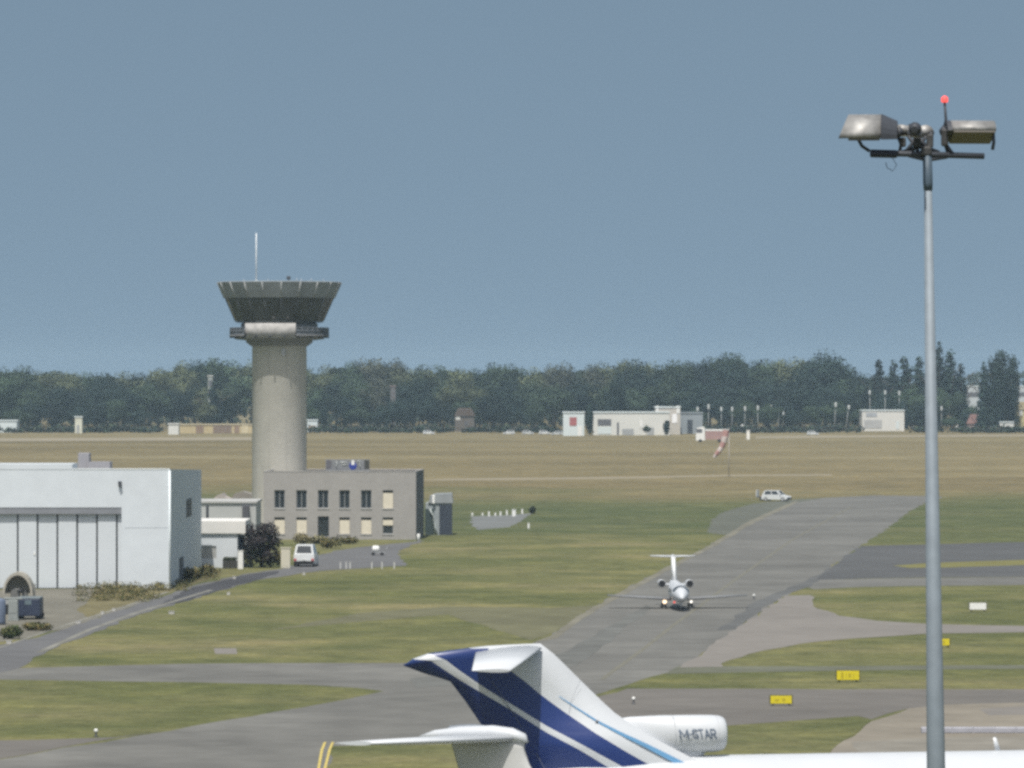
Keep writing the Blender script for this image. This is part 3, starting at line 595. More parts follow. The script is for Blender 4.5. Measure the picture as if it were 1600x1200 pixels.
# ------------------------------------------------------------------ far tree belt
leafs = {'dark': mat('leaf_dark', (.018, .036, .029), .85, .3, .15, rnd=.35), 'green': mat('leaf_green', (.046, .074, .042), .85, .3, .15, rnd=.3),
         'olive': mat('leaf_olive', (.100, .118, .060), .85, .25, .15, rnd=.25), 'brown': mat('leaf_brown', (.072, .080, .056), .85, .25, .15, rnd=.2)}
CROWNS = {}
def crown_mesh(shape, colour, v):
    key = (shape, colour, v)
    if key in CROWNS: return CROWNS[key]
    rnd = random.Random(str(key)); L = []
    if shape == 'broad':
        for _ in range(11):
            a = rnd.uniform(0, 6.3); r = rnd.uniform(.08, .36); z = rnd.uniform(.34, .82); k = rnd.uniform(.12, .22)
            L.append((math.cos(a) * r, math.sin(a) * r, z, k, k, k * .85))
        L.append((0, 0, .55, .30, .30, .32)); L.append((0, 0, .80, .2, .2, .2)); n, sz = 5600, .012
    elif shape == 'dome':
        for _ in range(16):
            a = rnd.uniform(0, 6.3); r = rnd.uniform(.1, .46); z = .85 - r * .75 * rnd.uniform(.6, 1.2); k = rnd.uniform(.12, .2)
            L.append((math.cos(a) * r, math.sin(a) * r, z, k, k, k * .8))
        L.append((0, 0, .45, .42, .42, .42)); L.append((0, 0, .78, .25, .25, .22)); n, sz = 6400, .012
    elif shape == 'spire':
        for i in range(9):
            z = .10 + i * .10; k = .10 * (1 - (i / 9.5) ** 1.6) + .018
            L.append((rnd.uniform(-.012, .012), rnd.uniform(-.012, .012), z, k, k, .09))
        n, sz = 2000, .014
    elif shape == 'block':
        for i in range(22):
            z = .10 + .80 * i / 21; k = rnd.uniform(.13, .17) * (1 if z < .82 else .8)
            L.append((rnd.uniform(-.09, .09), rnd.uniform(-.09, .09), z, k, k, .09))
        L.append((0, 0, .45, .2, .2, .42)); n, sz = 5200, .013
    else:
        for i in range(14):
            z = rnd.uniform(.12, .9); k = .15 * (1 - abs(z - .5) ** 2.2)
            L.append((rnd.uniform(-.06, .06), rnd.uniform(-.06, .06), z, k, k, .12))
        L.append((0, 0, .5, .20, .20, .47)); L.append((.03, 0, .5, .17, .17, .45)); n, sz = 3800, .016
    CROWNS[key] = leaf_mesh('crown', n, rnd, L, sz, [leafs[colour]]); return CROWNS[key]
mbt = MB(); mbt.tube([(0, 0, 0), (.004, 0, .25), (0, .006, .55), (.01, 0, .8)], [.02, .015, .010, .003], 7)
for a in (0, 1.3, 2.5, 3.9, 5.1): mbt.tube([(0, 0, .25 + a * .04), (.12 * math.cos(a), .12 * math.sin(a), .45 + a * .04), (.22 * math.cos(a), .22 * math.sin(a), .6 + a * .03)], [.009, .006, .002], 5)
trunk0 = mbt.build('trunk', bark); TRUNK = trunk0.data; bpy.data.objects.remove(trunk0)
NT = [0]
def tree(x, ytop, d, shape, colour, label, wpx=None, name='broadleaf_tree', grp=None):
    """a tree standing at distance d whose top reaches photo row ytop"""
    h = (H - (ytop - HY) * d / F) / .99
    NT[0] += 1; base = {'broad': .84, 'dome': 1.08, 'spire': .165, 'column': .47, 'block': .46}[shape]
    w = (wpx * d / F / base) if wpx else h * random.uniform(.9, 1.15)
    t = thing(name, label, 'tree', ((x - 800) * d / F, d, 0), random.uniform(0, 6.3), grp); t.scale = (w, w, h)
    leaf_obj('crown', crown_mesh(shape, colour, NT[0] % 3), t); leaf_obj('trunk', TRUNK, t)
    return t
SKY = [(0, 570), (25, 567), (50, 575), (80, 580), (110, 578), (135, 580), (150, 588), (170, 580), (225, 580), (250, 572), (262, 565), (285, 560), (330, 558), (360, 560), (400, 562), (480, 572), (510, 570), (520, 562), (560, 560), (610, 558), (630, 562), (642, 572), (660, 570), (690, 568), (715, 572), (740, 572), (760, 568), (785, 561), (800, 567), (830, 573), (850, 568), (885, 565), (900, 568), (960, 566), (970, 558), (1005, 558), (1020, 565), (1050, 560), (1090, 562), (1100, 570), (1110, 555), (1140, 548), (1160, 550), (1170, 560), (1190, 558), (1220, 560), (1240, 558), (1260, 552), (1340, 578), (1400, 600)]
def sky_y(x):
    for (a, p), (b, q) in zip(SKY, SKY[1:]):
        if a <= x <= b: return p + (q - p) * (x - a) / (b - a)
    return 570
ZONES = [(-40, 60, 'above the far left shed'), (60, 190, 'behind the pale roadside hut'), (190, 300, 'left of the yellow wall'), (300, 420, 'behind the yellow wall'), (420, 560, 'right of the tower'), (560, 690, 'above the office roof sign'),
         (690, 790, 'around the brown roofed house'), (790, 880, 'left of the long white building'), (880, 980, 'behind the long white building'), (980, 1070, 'above the raised block'), (1070, 1150, 'left of the lamp posts'), (1150, 1240, 'behind the right lamp posts'), (1240, 1365, 'left of the white warehouse'), (1365, 1470, 'behind the white warehouse'), (1470, 1660, 'right of the mast')]
def zone(x): return next((z for a, b, z in ZONES if a <= x < b), 'behind the dry field')
CW = {'dark': 'dark blue green', 'green': 'mid green', 'olive': 'light olive green', 'brown': 'brownish green'}
GT = 'broadleaf trees in the far belt'
def colour_at(x, row, r):
    if row == 0:
        if 60 < x < 110 or 270 < x < 300 or 700 < x < 720 or 1200 < x < 1240: return 'olive'
        if 560 < x < 640 or 830 < x < 940: return 'brown'
        return r.choice(('dark', 'green', 'dark', 'olive'))
    if row == 1:
        if 300 < x < 400 or 920 < x < 985 or 690 < x < 760 or 480 < x < 510: return r.choice(('olive', 'olive', 'green'))
        if 570 < x < 620: return 'brown'
        return r.choice(('dark', 'green', 'dark', 'green'))
    return r.choice(('dark', 'dark', 'green'))
rt = random.Random(21); used = {}
for row, (step, d0, y0, nm) in enumerate(((27, 2130, None, 'on the skyline'), (30, 2050, 598, 'in mid belt'), (34, 1985, 628, 'at the field edge'))):
    x = -30 + row * 11
    while x < 1350:
        yt = sky_y(x) + rt.uniform(-1.5, 2) if row == 0 else y0 + rt.uniform(-12, 12)
        d = d0 + rt.uniform(-28, 28); c = colour_at(x, row, rt); dx = x + rt.uniform(-6, 6)
        skip = (row == 2 and (870 < x < 1075 or 250 < x < 395)) or (395 < x < 478)
        if not skip:
            sh = rt.choice(('broad', 'broad', 'dome')) if row else 'broad'
            tree(dx, yt, d, sh, c, '%s %s tree %s %s' % (CW[c], 'rounded' if sh == 'broad' else 'domed', nm, zone(dx)), grp=GT, wpx=rt.uniform(62, 92) if row < 2 else rt.uniform(40, 62))
        x += step * rt.uniform(.8, 1.2)
# trees one can point at
tree(1290, 545, 2075, 'dome', 'dark', 'tallest broad domed tree on the skyline left of the cypresses', 130)
tree(1335, 585, 2040, 'dome', 'dark', 'dark tree with a rounded shoulder left of the white warehouse', 70)
tree(1250, 575, 2050, 'dome', 'dark', 'dark bulky tree under the tallest dome, left side', 90)
tree(1300, 600, 1995, 'dome', 'dark', 'dark bushy tree behind the two pale leaning posts', 80)
tree(1140, 550, 2100, 'dome', 'dark', 'broad dark tree on the skyline above the row of lamp posts', 100)
tree(1145, 600, 2010, 'broad', 'dark', 'dark tree directly behind the row of lamp posts', 110)
tree(1200, 600, 2010, 'broad', 'dark', 'dark tree behind the right end of the lamp post row', 100)
tree(1085, 605, 2020, 'broad', 'dark', 'dark tree behind the grey block beside the white building', 90)
tree(335, 595, 1990, 'spire', 'dark', 'dark narrow conifer behind the yellow wall', 26, 'conifer')
tree(506, 612, 1960, 'column', 'dark', 'narrow dark tree right of the tower shaft', 14)
tree(921, 628, 1790, 'column', 'dark', 'dark columnar tree in the gap of the long white building', 17, 'cypress')
tree(962, 585, 1900, 'broad', 'dark', 'dark tree rising behind the middle of the long white building', 40)
tree(770, 612, 1930, 'broad', 'dark', 'dark bushy tree right of the brown roofed house', 60)
tree(1041, 655, 1810, 'column', 'dark', 'small dark conifer in front of the white building right end', 14, 'conifer')
tree(1010, 664, 1812, 'broad', 'green', 'small round tree in front of the white building', 16)
tree(614, 623, 1955, 'broad', 'dark', 'dark tree hiding the foot of the pinkish gable above the office', 46)
tree(321, 625, 1975, 'broad', 'olive', 'olive tree hiding the foot of the pale narrow building', 44)
GC = 'cypresses behind the white warehouse'
for x, yt, w, lb in ((1372, 561, 16, 'first spiky cypress left of the floodlight mast, farthest from it'), (1396, 562, 18, 'second spiky cypress counting from the domed tree'), (1415, 556, 21, 'tallest spiky cypress left of the floodlight mast'), (1437, 556, 17, 'spiky cypress standing next to the floodlight mast'), (1466, 534, 18, 'tall cypress half hidden behind the floodlight mast'), (1485, 545, 20, 'pointed cypress right of the floodlight mast'), (1501, 567, 16, 'shorter pointed cypress leaning on its taller neighbour')):
    tree(x, yt, 2060, 'spire', 'dark', lb, w * 1.5, 'cypress', GC)
tree(1538, 565, 1960, 'spire', 'dark', 'slim cypress tip at the left of the massive columnar tree', 20, 'cypress')
tree(1560, 544, 1955, 'block', 'dark', 'massive dark columnar tree near the right edge', 46, 'cypress')
tree(1580, 553, 1965, 'block', 'dark', 'right shoulder tree of the massive columnar pair', 32, 'cypress')
for i, (x, yt, w, c) in enumerate(((1380, 608, 50, 'dark'), (1425, 600, 60, 'green'), (1470, 605, 50, 'green'), (1496, 612, 46, 'green'), (1520, 632, 40, 'green'), (1445, 628, 40, 'dark'), (1410, 625, 40, 'dark'), (1510, 640, 40, 'dark'), (1486, 650, 44, 'green'))):
    tree(x, yt, 2030 - i * 8, 'broad', c, '%s bushy tree %s %s' % (CW[c], ('low below the cypress row' if i < 4 else 'at the foot of the belt'), zone(x)), w, grp=GT)

def far_wood():
    """the mass of trees behind the belt, and a bluish wood on the horizon"""
    rnd = random.Random(9); n = 16000; V = np.zeros((n * 4, 3))
    for i in range(n):
        if i < 11000:
            x = rnd.uniform(-60, 1400); y = rnd.uniform(2160, 2330); top = H - (sky_y(x) + 6 - HY) * y / F - 2
            z = top * (1 - rnd.random() ** 1.5 * .95) - 1.5 * abs(math.sin(x * .09))
            k = rnd.uniform(.6, 1.3); X = (x - 800) * y / F
        else:
            x = rnd.uniform(-100, 1760); y = rnd.uniform(3300, 3800); z = (20 + 2.5 * math.sin(x * .021) + 1.5 * math.sin(x * .083)) * (1 - rnd.random() ** 2); k = rnd.uniform(1.2, 2.2); X = (x - 800) * y / F
        q = Euler((rnd.uniform(0, 6.3), rnd.uniform(0, 6.3), rnd.uniform(0, 6.3))).to_quaternion(); c = Vector((X, y, max(z, .6)))
        for j, v in enumerate(((-1, -1, 0), (1, -1, .2), (1, 1, 0), (-1, 1, -.2))): V[i * 4 + j] = c + q @ (Vector(v) * k)
    me = bpy.data.meshes.new('distant_wood'); me.vertices.add(n * 4); me.vertices.foreach_set('co', V.ravel()); me.loops.add(n * 4); me.loops.foreach_set('vertex_index', np.arange(n * 4, dtype=np.int32)); me.polygons.add(n); me.polygons.foreach_set('loop_start', np.arange(0, n * 4, 4, dtype=np.int32)); me.update(calc_edges=True)
    me.materials.append(mat('leaf_far', (.028, .042, .028), .85, .4, .02))
    tag(leaf_obj('distant_wood', me), 'hazy wood filling in behind the far tree belt', 'wood', kind='stuff')
far_wood()
def scrub():
    rnd = random.Random(17); L = []
    for i in range(460):
        x = rnd.uniform(-40, 1640)
        if 870 < x < 1070 or 250 < x < 400 or 1335 < x < 1425: continue
        y = rnd.uniform(1890, 1960); h = rnd.uniform(1.2, 3.2); L.append(((x - 800) * y / F, y, h * .45, rnd.uniform(2, 5), 2, h * .6))
    o = leaf_obj('hedgerow', leaf_mesh('hedgerow', 17000, rnd, L, .42, [leafs['dark'], leafs['green'], mat('scrub_brown', (.05, .05, .04), .9)])); tag(o, 'low scrubby hedge along the far edge of the dry field', 'hedge', kind='stuff')
scrub()

# ------------------------------------------------------------------ far buildings along the field edge
def block(name, label, cat, x0, x1, ytop, ybase, mw, mr, depth=10, roof='flat', extra=None, d=None):
    """a building on the ground: base seen on row ybase, wall top on row ytop"""
    d = d or DG(ybase); s = F / d; w = (x1 - x0) / s; h = H - (ytop - HY) / s
    t = thing(name, label, cat, (((x0 + x1) / 2 - 800) / s, d, 0))
    mb = MB(); mb.span(-w / 2, w / 2, 0, depth, 0, h); mb.build('wall', mw, t)
    mb = MB()
    if roof == 'flat': mb.span(-w / 2 - .25, w / 2 + .25, -.25, depth + .25, h, h + .35)
    else: mb.prism([(-w / 2 - .4, h), (w / 2 + .4, h), (w / 2 - 1.2, h + roof), (-w / 2 + 1.2, h + roof)], -.4, depth + .4)
    mb.build('roof', mr, t)
    X = lambda x: (x - (x0 + x1) / 2) / s; Z = lambda y: H - (y - HY) / s
    for q in extra or []:
        nm, a, b, y0, y1, m = q; mb = MB(); mb.span(X(a), X(b), -.12, -.003, max(.02, Z(y1)), Z(y0)); mb.build(nm, m, t)
    return t
wb = mat('far_white', (.62, .62, .58), .8, .06, .1); wc = mat('far_white_cool', (.60, .66, .66), .7, .05, .1); gb = mat('far_grey', (.26, .29, .31), .8, .08, .1)
fwin = mat('far_window', (.12, .12, .13), .4); ywall = mat('far_yellow', (.46, .38, .22), .8, .12, .1); brown = mat('far_brown', (.24, .17, .12), .8, .1, .2)
block('depot_building', 'white block with red square sign left of the dark columnar tree', 'building', 880, 913, 645, 681, wc, wc, 12, extra=[('red_sign', 890, 901, 652, 665, mat('far_red', (.36, .12, .12), .7)), ('door', 903, 909, 666, 681, white_p)])
block('white_building', 'long low white building at the field edge with window band', 'building', 927, 1046, 645, 680, wb, wc, 16, extra=[('window_band', 934, 955, 655, 665, fwin), ('lower_panel', 934, 955, 667, 678, wc), ('door', 964, 967, 660, 680, fwin), ('gate', 972, 990, 670, 680, frame_g), ('bright_door', 1000, 1004, 657, 668, white_p), ('door', 1012, 1022, 668, 680, frame_g)])
block('raised_block', 'pale block with raised roof at right end of the long white building', 'building', 1024, 1063, 637, 681, mat('far_cream', (.50, .47, .42), .8, .08, .1), wc, 16, d=1840, extra=[('corner_panel', 1025, 1029, 634, 646, white_p), ('corner_panel', 1057, 1062, 634, 646, white_p), ('bright_window', 1050, 1058, 647, 661, mat('bright_panel', (.85, .85, .85), .4))])
block('grey_block', 'blue grey block beside the raised end of the white building', 'building', 1062, 1098, 646, 679, gb, gb, 14, d=1860, extra=[('dark_door', 1074, 1082, 656, 679, dark_metal)])
block('yellow_wall_building', 'long low yellow building left of the tower shaft', 'building', 270, 397, 664, 677, ywall, mat('far_yellow_roof', (.48, .42, .28), .8), 9, extra=[('door', 306, 318, 665, 677, brown), ('gate', 333, 362, 664, 677, mat('far_brown2', (.20, .15, .115), .8)), ('door', 366, 374, 665, 677, brown), ('panel', 378, 388, 663, 677, mat('far_sand', (.55, .48, .32), .8))])
block('white_kiosk', 'small cream white kiosk at the left end of the yellow building', 'kiosk', 263, 279, 663, 679, wb, wb, 6)
block('white_shed', 'white flat shed on the field edge at the far left', 'shed', -14, 26, 658, 676, wc, wc, 10)
block('roadside_hut', 'narrow pale hut standing alone against the dark trees', 'hut', 117, 128, 652, 677, mat('far_pale', (.58, .58, .48), .8, .1, .3), wc, 4, extra=[('door', 120, 124, 664, 677, frame_g)])
block('warehouse', 'white warehouse with grey doors left of the floodlight mast', 'warehouse', 1347, 1413, 642, 670, mat('far_white2', (.62, .61, .57), .8, .05, .1), wc, 16, d=1962, extra=[('gate', 1350, 1378, 656, 669, mat('far_gate', (.40, .40, .39), .7)), ('sign_panel', 1353, 1370, 645, 651, mat('far_sign', (.36, .38, .40), .7)), ('door', 1400, 1405, 658, 670, wc)])
block('house', 'brown roofed house with a pale gable among the dark trees', 'house', 711, 741, 650, 674, mat('far_house', (.13, .115, .10), .8, .1, .2), mat('far_roof', (.11, .085, .07), .8, .1, .2), 9, roof=3.0, d=1940, extra=[('gable_panel', 712, 719, 644, 656, wb), ('window', 726, 731, 658, 664, fwin)])
block('tower_house', 'pale narrow building rising among olive trees left of the tower', 'building', 325, 332, 588, 672, mat('far_haze_white', (.30, .32, .29), .8, .15, .2), wb, 5, d=2010, extra=[('window_band', 326, 331, 594, 603, fwin), ('window_band', 325, 329, 610, 618, fwin)])
block('tower_house', 'faint pinkish gable showing among trees above the office', 'building', 610, 618, 604, 672, mat('far_pink', (.13, .125, .125), .8, .1, .2), mat('far_pink_roof', (.26, .2, .19), .8), 6, d=1995)
block('garage', 'small white garage just right of the tower shaft', 'garage', 480, 496, 657, 674, wc, wc, 6, d=1925, extra=[('door', 482, 494, 665, 674, brown)])
block('flat_building', 'pale flat roofed building between the cypresses right of the mast', 'building', 1509, 1530, 604, 660, mat('far_pale_blue', (.44, .47, .48), .8, .08, .1), wc, 12, d=2200, extra=[('window_band', 1511, 1528, 613, 620, fwin)])
block('flat_building', 'pale flat building at the right edge behind the columnar tree', 'building', 1589, 1625, 604, 660, MATS['far_pale_blue'], wc, 12, d=2210, extra=[('window_band', 1591, 1620, 613, 619, fwin)])
block('house', 'yellow house at the right edge of the field', 'house', 1580, 1625, 640, 668, mat('far_yellow2', (.50, .44, .24), .8, .08, .1), mat('far_yellow_roof2', (.42, .36, .22), .8), 9, roof=3.0, d=1975, extra=[('window', 1592, 1598, 640, 650, wb), ('window', 1604, 1610, 640, 650, wb)])
block('house', 'house with a dusty pink roof left of the columnar tree', 'house', 1512, 1540, 662, 671, mat('far_pinkwall', (.34, .27, .25), .8), mat('far_pinkroof', (.32, .19, .17), .8, .1, .2), 8, roof=3.6, d=1968, extra=[('window', 1522, 1527, 664, 669, fwin)])
block('garden_wall', 'white garden wall between the columnar tree and yellow house', 'wall', 1562, 1584, 660, 670, wb, wc, 1, d=1945)
block('cottage', 'small ochre cottage under the cypresses right of the mast', 'cottage', 1480, 1494, 640, 660, mat('far_ochre', (.40, .33, .22), .8), mat('far_ochre_roof', (.34, .24, .17), .8), 8, roof=2.0, d=2012, extra=[('window', 1485, 1489, 643, 650, fwin)])
block('hall_roof_building', 'grey roofed hall peeping over the white warehouse', 'hall', 1383, 1401, 640, 668, mat('far_hall', (.38, .40, .39), .7), mat('far_hall_roof', (.36, .37, .36), .7), 12, roof=2.0, d=2100, extra=[('window', 1387, 1392, 642, 648, fwin)])

# lamp posts
def lamp_post(h, lean=0):
    t = thing('lamp_post', '', 'lamp post')
    mb = MB(); mb.tube([(0, 0, 0), (lean * .4, 0, h * .5), (lean, 0, h)], [.22, .16, .12], 7); mb.build('pole', mat('post_pale', (.30, .31, .30), .5), t)
    mb = MB(); mb.box((lean, -.3, h - .6), (.85, 1.0, 1.7), bev=.22); mb.build('lamp_head', mat('lamp_head_pale', (.48, .50, .49), .4), t)
    return t
GL = 'pale lamp posts along the tree belt'
lp = lamp_post(9)
first = True
for x, yt, yb, lb in ((1090, 637, 674, 'leftmost'), (1107, 633, 674, 'second'), (1127, 637, 674, 'third'), (1144, 637, 674, 'fourth'), (1164, 636, 674, 'fifth'), (1184, 635, 674, 'sixth'), (1205, 634, 672, 'rightmost')):
    d = DG(yb); o = lp if first else dup(lp); first = False
    o.location = ((x - 800) * d / F, d, 0); o.scale = (1, 1, (yb - yt) * d / F / 9); tag(o, '%s pale lamp post in the row right of the grey block' % lb, 'lamp post', GL)
for x, yt, yb, le, lb in ((1304, 630, 674, .4, 'thick pale lamp post before the domed tree'), (1322, 634, 674, 1.0, 'leaning pale lamp post left of the white warehouse'), (1360, 611, 674, -.3, 'tall pale post above the left of the white warehouse roof'), (1383, 611, 674, 0, 'tall thin post above the middle of the warehouse roof'), (1405, 612, 674, 0, 'tall pale post above the right warehouse corner'), (1471, 636, 672, 0, 'short pale lamp post just right of the floodlight mast'), (1216, 642, 672, 0, 'thin faint post between the lamp row and domed tree'), (1224, 644, 672, 0, 'faint post nearest the domed tree')):
    d = 1995. if 1350 < x < 1410 else DG(yb); o = lamp_post(H - (yt - HY) * d / F, le); o.location = ((x - 800) * d / F, d, 0); tag(o, lb, 'lamp post')

# small marker posts on the field
def marker(x, y0, y1, w, label, m=white_p, name='marker_post', cat='marker', grp=None):
    d = DG(y1); s = F / d; h = (y1 - y0) / s; w = w / s
    mb = MB(); mb.box((0, 0, h * .47), (w, w * .8, h * .94), bev=w * .12); mb.box((0, 0, h * .97), (w * 1.15, w * .95, h * .06), bev=w * .02)
    o = mb.build(name, m); o.location = ((x - 800) / s, d, 0); return tag(o, label, cat, grp)
marker(1160, 663, 674, 4, 'white marker post at the field edge behind the windsock, upper')
marker(1169, 672, 687, 5, 'bright white marker post on the dry field right of the windsock', mat('bright_post', (.85, .83, .76), .4))
marker(1307, 655, 672, 5, 'white box at the foot of the thick pale lamp post')
marker(1496, 662, 673, 5, 'white marker by the field edge right of the mast')
GM = 'white posts behind the concrete pad'
for x, y, h, lb in ((738, 806, 5, 'first short white post at the left end of the concrete pad'), (754, 806, 5, 'second white post behind the concrete pad'), (764, 807, 8, 'third, taller white post behind the concrete pad'), (774, 806, 5, 'fourth white post behind the concrete pad'), (782, 806, 7, 'fifth white post behind the concrete pad'), (792, 805, 8, 'sixth white post behind the concrete pad'), (816, 803, 8, 'last white post by the dark bush')):
    marker(x, y - h, y, 2.5, lb, grp=GM)
marker(803, 796, 807, 6, 'white box cabinet among posts behind the concrete pad', name='cabinet', cat='cabinet')
marker(826, 817, 826, 3, 'lone pale post on grass right of the concrete pad')
GB = 'white posts by the parking area'
for x, lb in ((532, 'leftmost white post before the parking area'), (541, 'second white post of the close trio'), (547, 'third white post of the close trio'), (581, 'white post in the middle of the parking edge'), (597, 'fifth white post along the parking edge'), (616, 'rightmost white post along the parking edge')):
    marker(x, 878, 889, 2.0, lb, mat('weathered_post', (.52, .52, .50), .8), grp=GB)
GE = 'white stones along the service road'
for x, y, w, lb in ((268, 960, 11, 'largest white block on the grass side of the service road'), (178, 955, 6, 'white stone on hangar side of the service road, nearest the weeds'), (160, 960, 6, 'white stone beside the gravel apron'), (122, 975, 10, 'flat white stone on hangar side of the service road'), (14, 1006, 10, 'white stone at the left frame edge beyond the road'), (357, 930, 6, 'white stone on the grass edge opposite the hangar corner'), (366, 905, 6, 'white stone below the plum tree'), (475, 899, 5, 'white stone on the verge below the white car')):
    marker(x, y - 5, y, w * .85, lb, mat('weathered_white', (.46, .45, .42), .85, .2, 2), name='edge_stone', cat='stone', grp=GE)
for x, y, lb in ((1178, 936, 'small taxiway edge light right of the taxiing jet'), (150, 1151, 'small white taxiway light on the near grass edge at left'), (990, 1100, 'small taxiway light beside the brown strip')):
    d = DG(y); t = thing('taxiway_light', lb, 'taxiway light', ((x - 800) * d / F, d, 0))
    mb = MB(); mb.tube([(0, 0, 0), (0, 0, .06), (0, 0, .25)], [.16, .06, .05], 10); mb.build('base', dark_metal, t)
    mb = MB(); mb.tube([(0, 0, .25), (0, 0, .38), (0, 0, .44)], [.11, .11, .05], 10); mb.build('lens', white_p, t)

# ------------------------------------------------------------------ vehicles
def car(label, loc, rz, L=4.3, Wd=1.8, Ht=1.5, paint=van_w, name='car', cat='car', detail=True, grp=None, tail=.95):
    """nose towards local +x"""
    t = thing(name, label, cat, loc, rz, grp)
    hb = Ht * .56; gl = .28
    mb = MB(); mb.prism([(-L / 2, gl + .12), (-L / 2 + .06, hb - .05), (-L / 2 + .25, hb), (L / 2 - 1.0, hb), (L / 2 - .18, hb - .14), (L / 2, hb - .32), (L / 2, gl + .1), (L / 2 - .2, gl), (-L / 2 + .2, gl)], -Wd / 2, Wd / 2)
    bmesh.ops.bevel(mb.bm, geom=[e for e in mb.bm.edges if abs(e.verts[0].co.y - e.verts[1].co.y) < .01 and e.verts[0].co.z > gl + .2], offset=.07, segments=2, affect='EDGES')
    a0, a1, b0, b1 = -L / 2 + .15, L / 2 - 1.05, -L / 2 + .15 + (1 - tail) * 3 + .22, L / 2 - 1.85
    yb, yt = Wd / 2 - .05, Wd / 2 - .24
    v = [(a0, -yb, hb), (a1, -yb, hb), (a1, yb, hb), (a0, yb, hb), (b0, -yt, Ht), (b1, -yt, Ht), (b1, yt, Ht), (b0, yt, Ht)]
    for q in ((4, 5, 6, 7), (0, 1, 5, 4), (1, 2, 6, 5), (2, 3, 7, 6), (3, 0, 4, 7)): mb.face([v[i] for i in q])
    mb.build('body', paint, t)
    V = [Vector(p) for p in v]
    def pane(ix, nm, m=glassd, u=(.1, .9), w=(.14, .88)):
        A, B, C, D = (V[i] for i in ix); n = (B - A).cross(D - A).normalized() * .012
        f = lambda s_, t_: A.lerp(B, s_).lerp(D.lerp(C, s_), t_) + n
        mb = MB(); mb.face([f(u[0], w[0]), f(u[1], w[0]), f(u[1], w[1]), f(u[0], w[1])]); mb.build(nm, m, t)
    pane((1, 2, 6, 5), 'windscreen'); pane((3, 0, 4, 7), 'rear_window')
    pane((0, 1, 5, 4), 'side_window', u=(.08, .48)); pane((0, 1, 5, 4), 'side_window', u=(.52, .9)); pane((2, 3, 7, 6), 'side_window', u=(.1, .48)); pane((2, 3, 7, 6), 'side_window', u=(.52, .92))
    for sx in (-L / 2 + .8, L / 2 - .85):
        for sy in (-1, 1):
            mb = MB(); mb.tube([(sx, sy * (Wd / 2 - .2), .33), (sx, sy * (Wd / 2 + .01), .33)], .33, 14); w = mb.build('wheel', black, t)
            mb = MB(); mb.tube([(sx, sy * (Wd / 2 + .01), .33), (sx, sy * (Wd / 2 + .025), .33)], .2, 12); mb.build('rim', pgrey, w)
    if detail:
        mb = MB(); mb.span(-L / 2 - .06, -L / 2 + .1, -Wd / 2 + .02, Wd / 2 - .02, gl, gl + .36, bev=.04); mb.build('bumper', black, t)
        mb = MB(); mb.span(L / 2 - .1, L / 2 + .06, -Wd / 2 + .02, Wd / 2 - .02, gl, gl + .28, bev=.04); mb.build('bumper', black, t)
        for sy in (-1, 1):
            mb = MB(); mb.span(-L / 2 - .015, -L / 2 + .08, sy * (Wd / 2 - .3), sy * (Wd / 2 - .04), gl + .37, gl + .62, bev=.02); mb.build('tail_light', red_p, t)
            mb = MB(); mb.span(L / 2 - .2, L / 2 - .02 + .03, sy * (Wd / 2 - .42), sy * (Wd / 2 - .06), hb - .36, hb - .2, bev=.02); mb.build('headlight', mat('headlight', (.7, .7, .7), .2), t)
            mb = MB(); mb.box((a1 - .2, sy * (Wd / 2 + .1), hb + .1), (.12, .22, .15), bev=.03); mb.build('mirror', black, t)
        mb = MB(); mb.span(-L / 2 - .02, -L / 2, -.26, .26, gl + .45, gl + .56); mb.build('number_plate', white_p, t)
    return t
car('white car seen from behind, parked beside the plum tree', G(477, 886) + Vector((0, 2.3, 0)), R(86), L=4.5, Wd=2.2, Ht=2.35)
car('white car stopped on the dark shoulder beyond the taxiing jet', G(1213, 783), R(-24), L=4.6, Wd=1.9, Ht=1.75)
# small trailer with upright board behind it
p = G(1192, 782); t = thing('utility_trailer', 'small trailer with white tail board behind the stopped car', 'trailer', p, R(-20))
mb = MB(); mb.span(-.9, .9, -.7, .7, .5, .62); mb.build('bed', dark_metal, t); mb = MB(); mb.span(-.95, -.88, -.7, .7, .62, 1.75); mb.build('tail_board', white_p, t)
for sy in (-1, 1):
    mb = MB(); mb.tube([(0, sy * .72, .3), (0, sy * .85, .3)], .3, 12); mb.build('wheel', black, t)
mb = MB(); mb.tube([(.9, 0, .52), (1.7, 0, .42)], .05, 6); mb.build('drawbar', dark_metal, t)
GCAR = 'cars on the road behind the dry field'
for x, y, rz, pm, lb in ((670, 679, 0, van_w, 'white car on the field edge right of the office'), (795, 679, 180, van_w, 'white car below the dark tree, nearest the house'), (825, 679, 0, mat('car_silver', (.5, .52, .52), .3), 'silver car between two white cars on the field edge'), (851, 679, 0, van_w, 'white car left of the red signed block'), (870, 680, 180, MATS['car_silver'], 'silver car parked against the red signed block'), (1270, 680, 0, van_w, 'white car on the field edge right of the lamp row')):
    car(lb, G(x, y), R(rz), Ht=1.6, paint=pm, detail=False, grp=GCAR)
# white cart beside the parking area
p = G(590, 868); t = thing('handcart', 'small white tank cart standing at the parking edge', 'cart', p)
mb = MB(); mb.tube([(-.6, 0, .75), (-.5, 0, .75), (.1, 0, .75), (.2, 0, .75)], [.2, .36, .36, .2], 12); mb.build('tank', white_p, t)
mb = MB(); mb.span(-.7, .9, -.3, .3, .32, .40); mb.tube([(.85, 0, .4), (1.1, 0, 1.0)], .03, 6); mb.build('chassis', frame_g, t)
for sx in (-.5, .5):
    mb = MB(); mb.tube([(sx, -.36, .2), (sx, -.28, .2)], .2, 10); mb.build('wheel', black, t)
    mb = MB(); mb.tube([(sx, .28, .2), (sx, .36, .2)], .2, 10); mb.build('wheel', black, t)
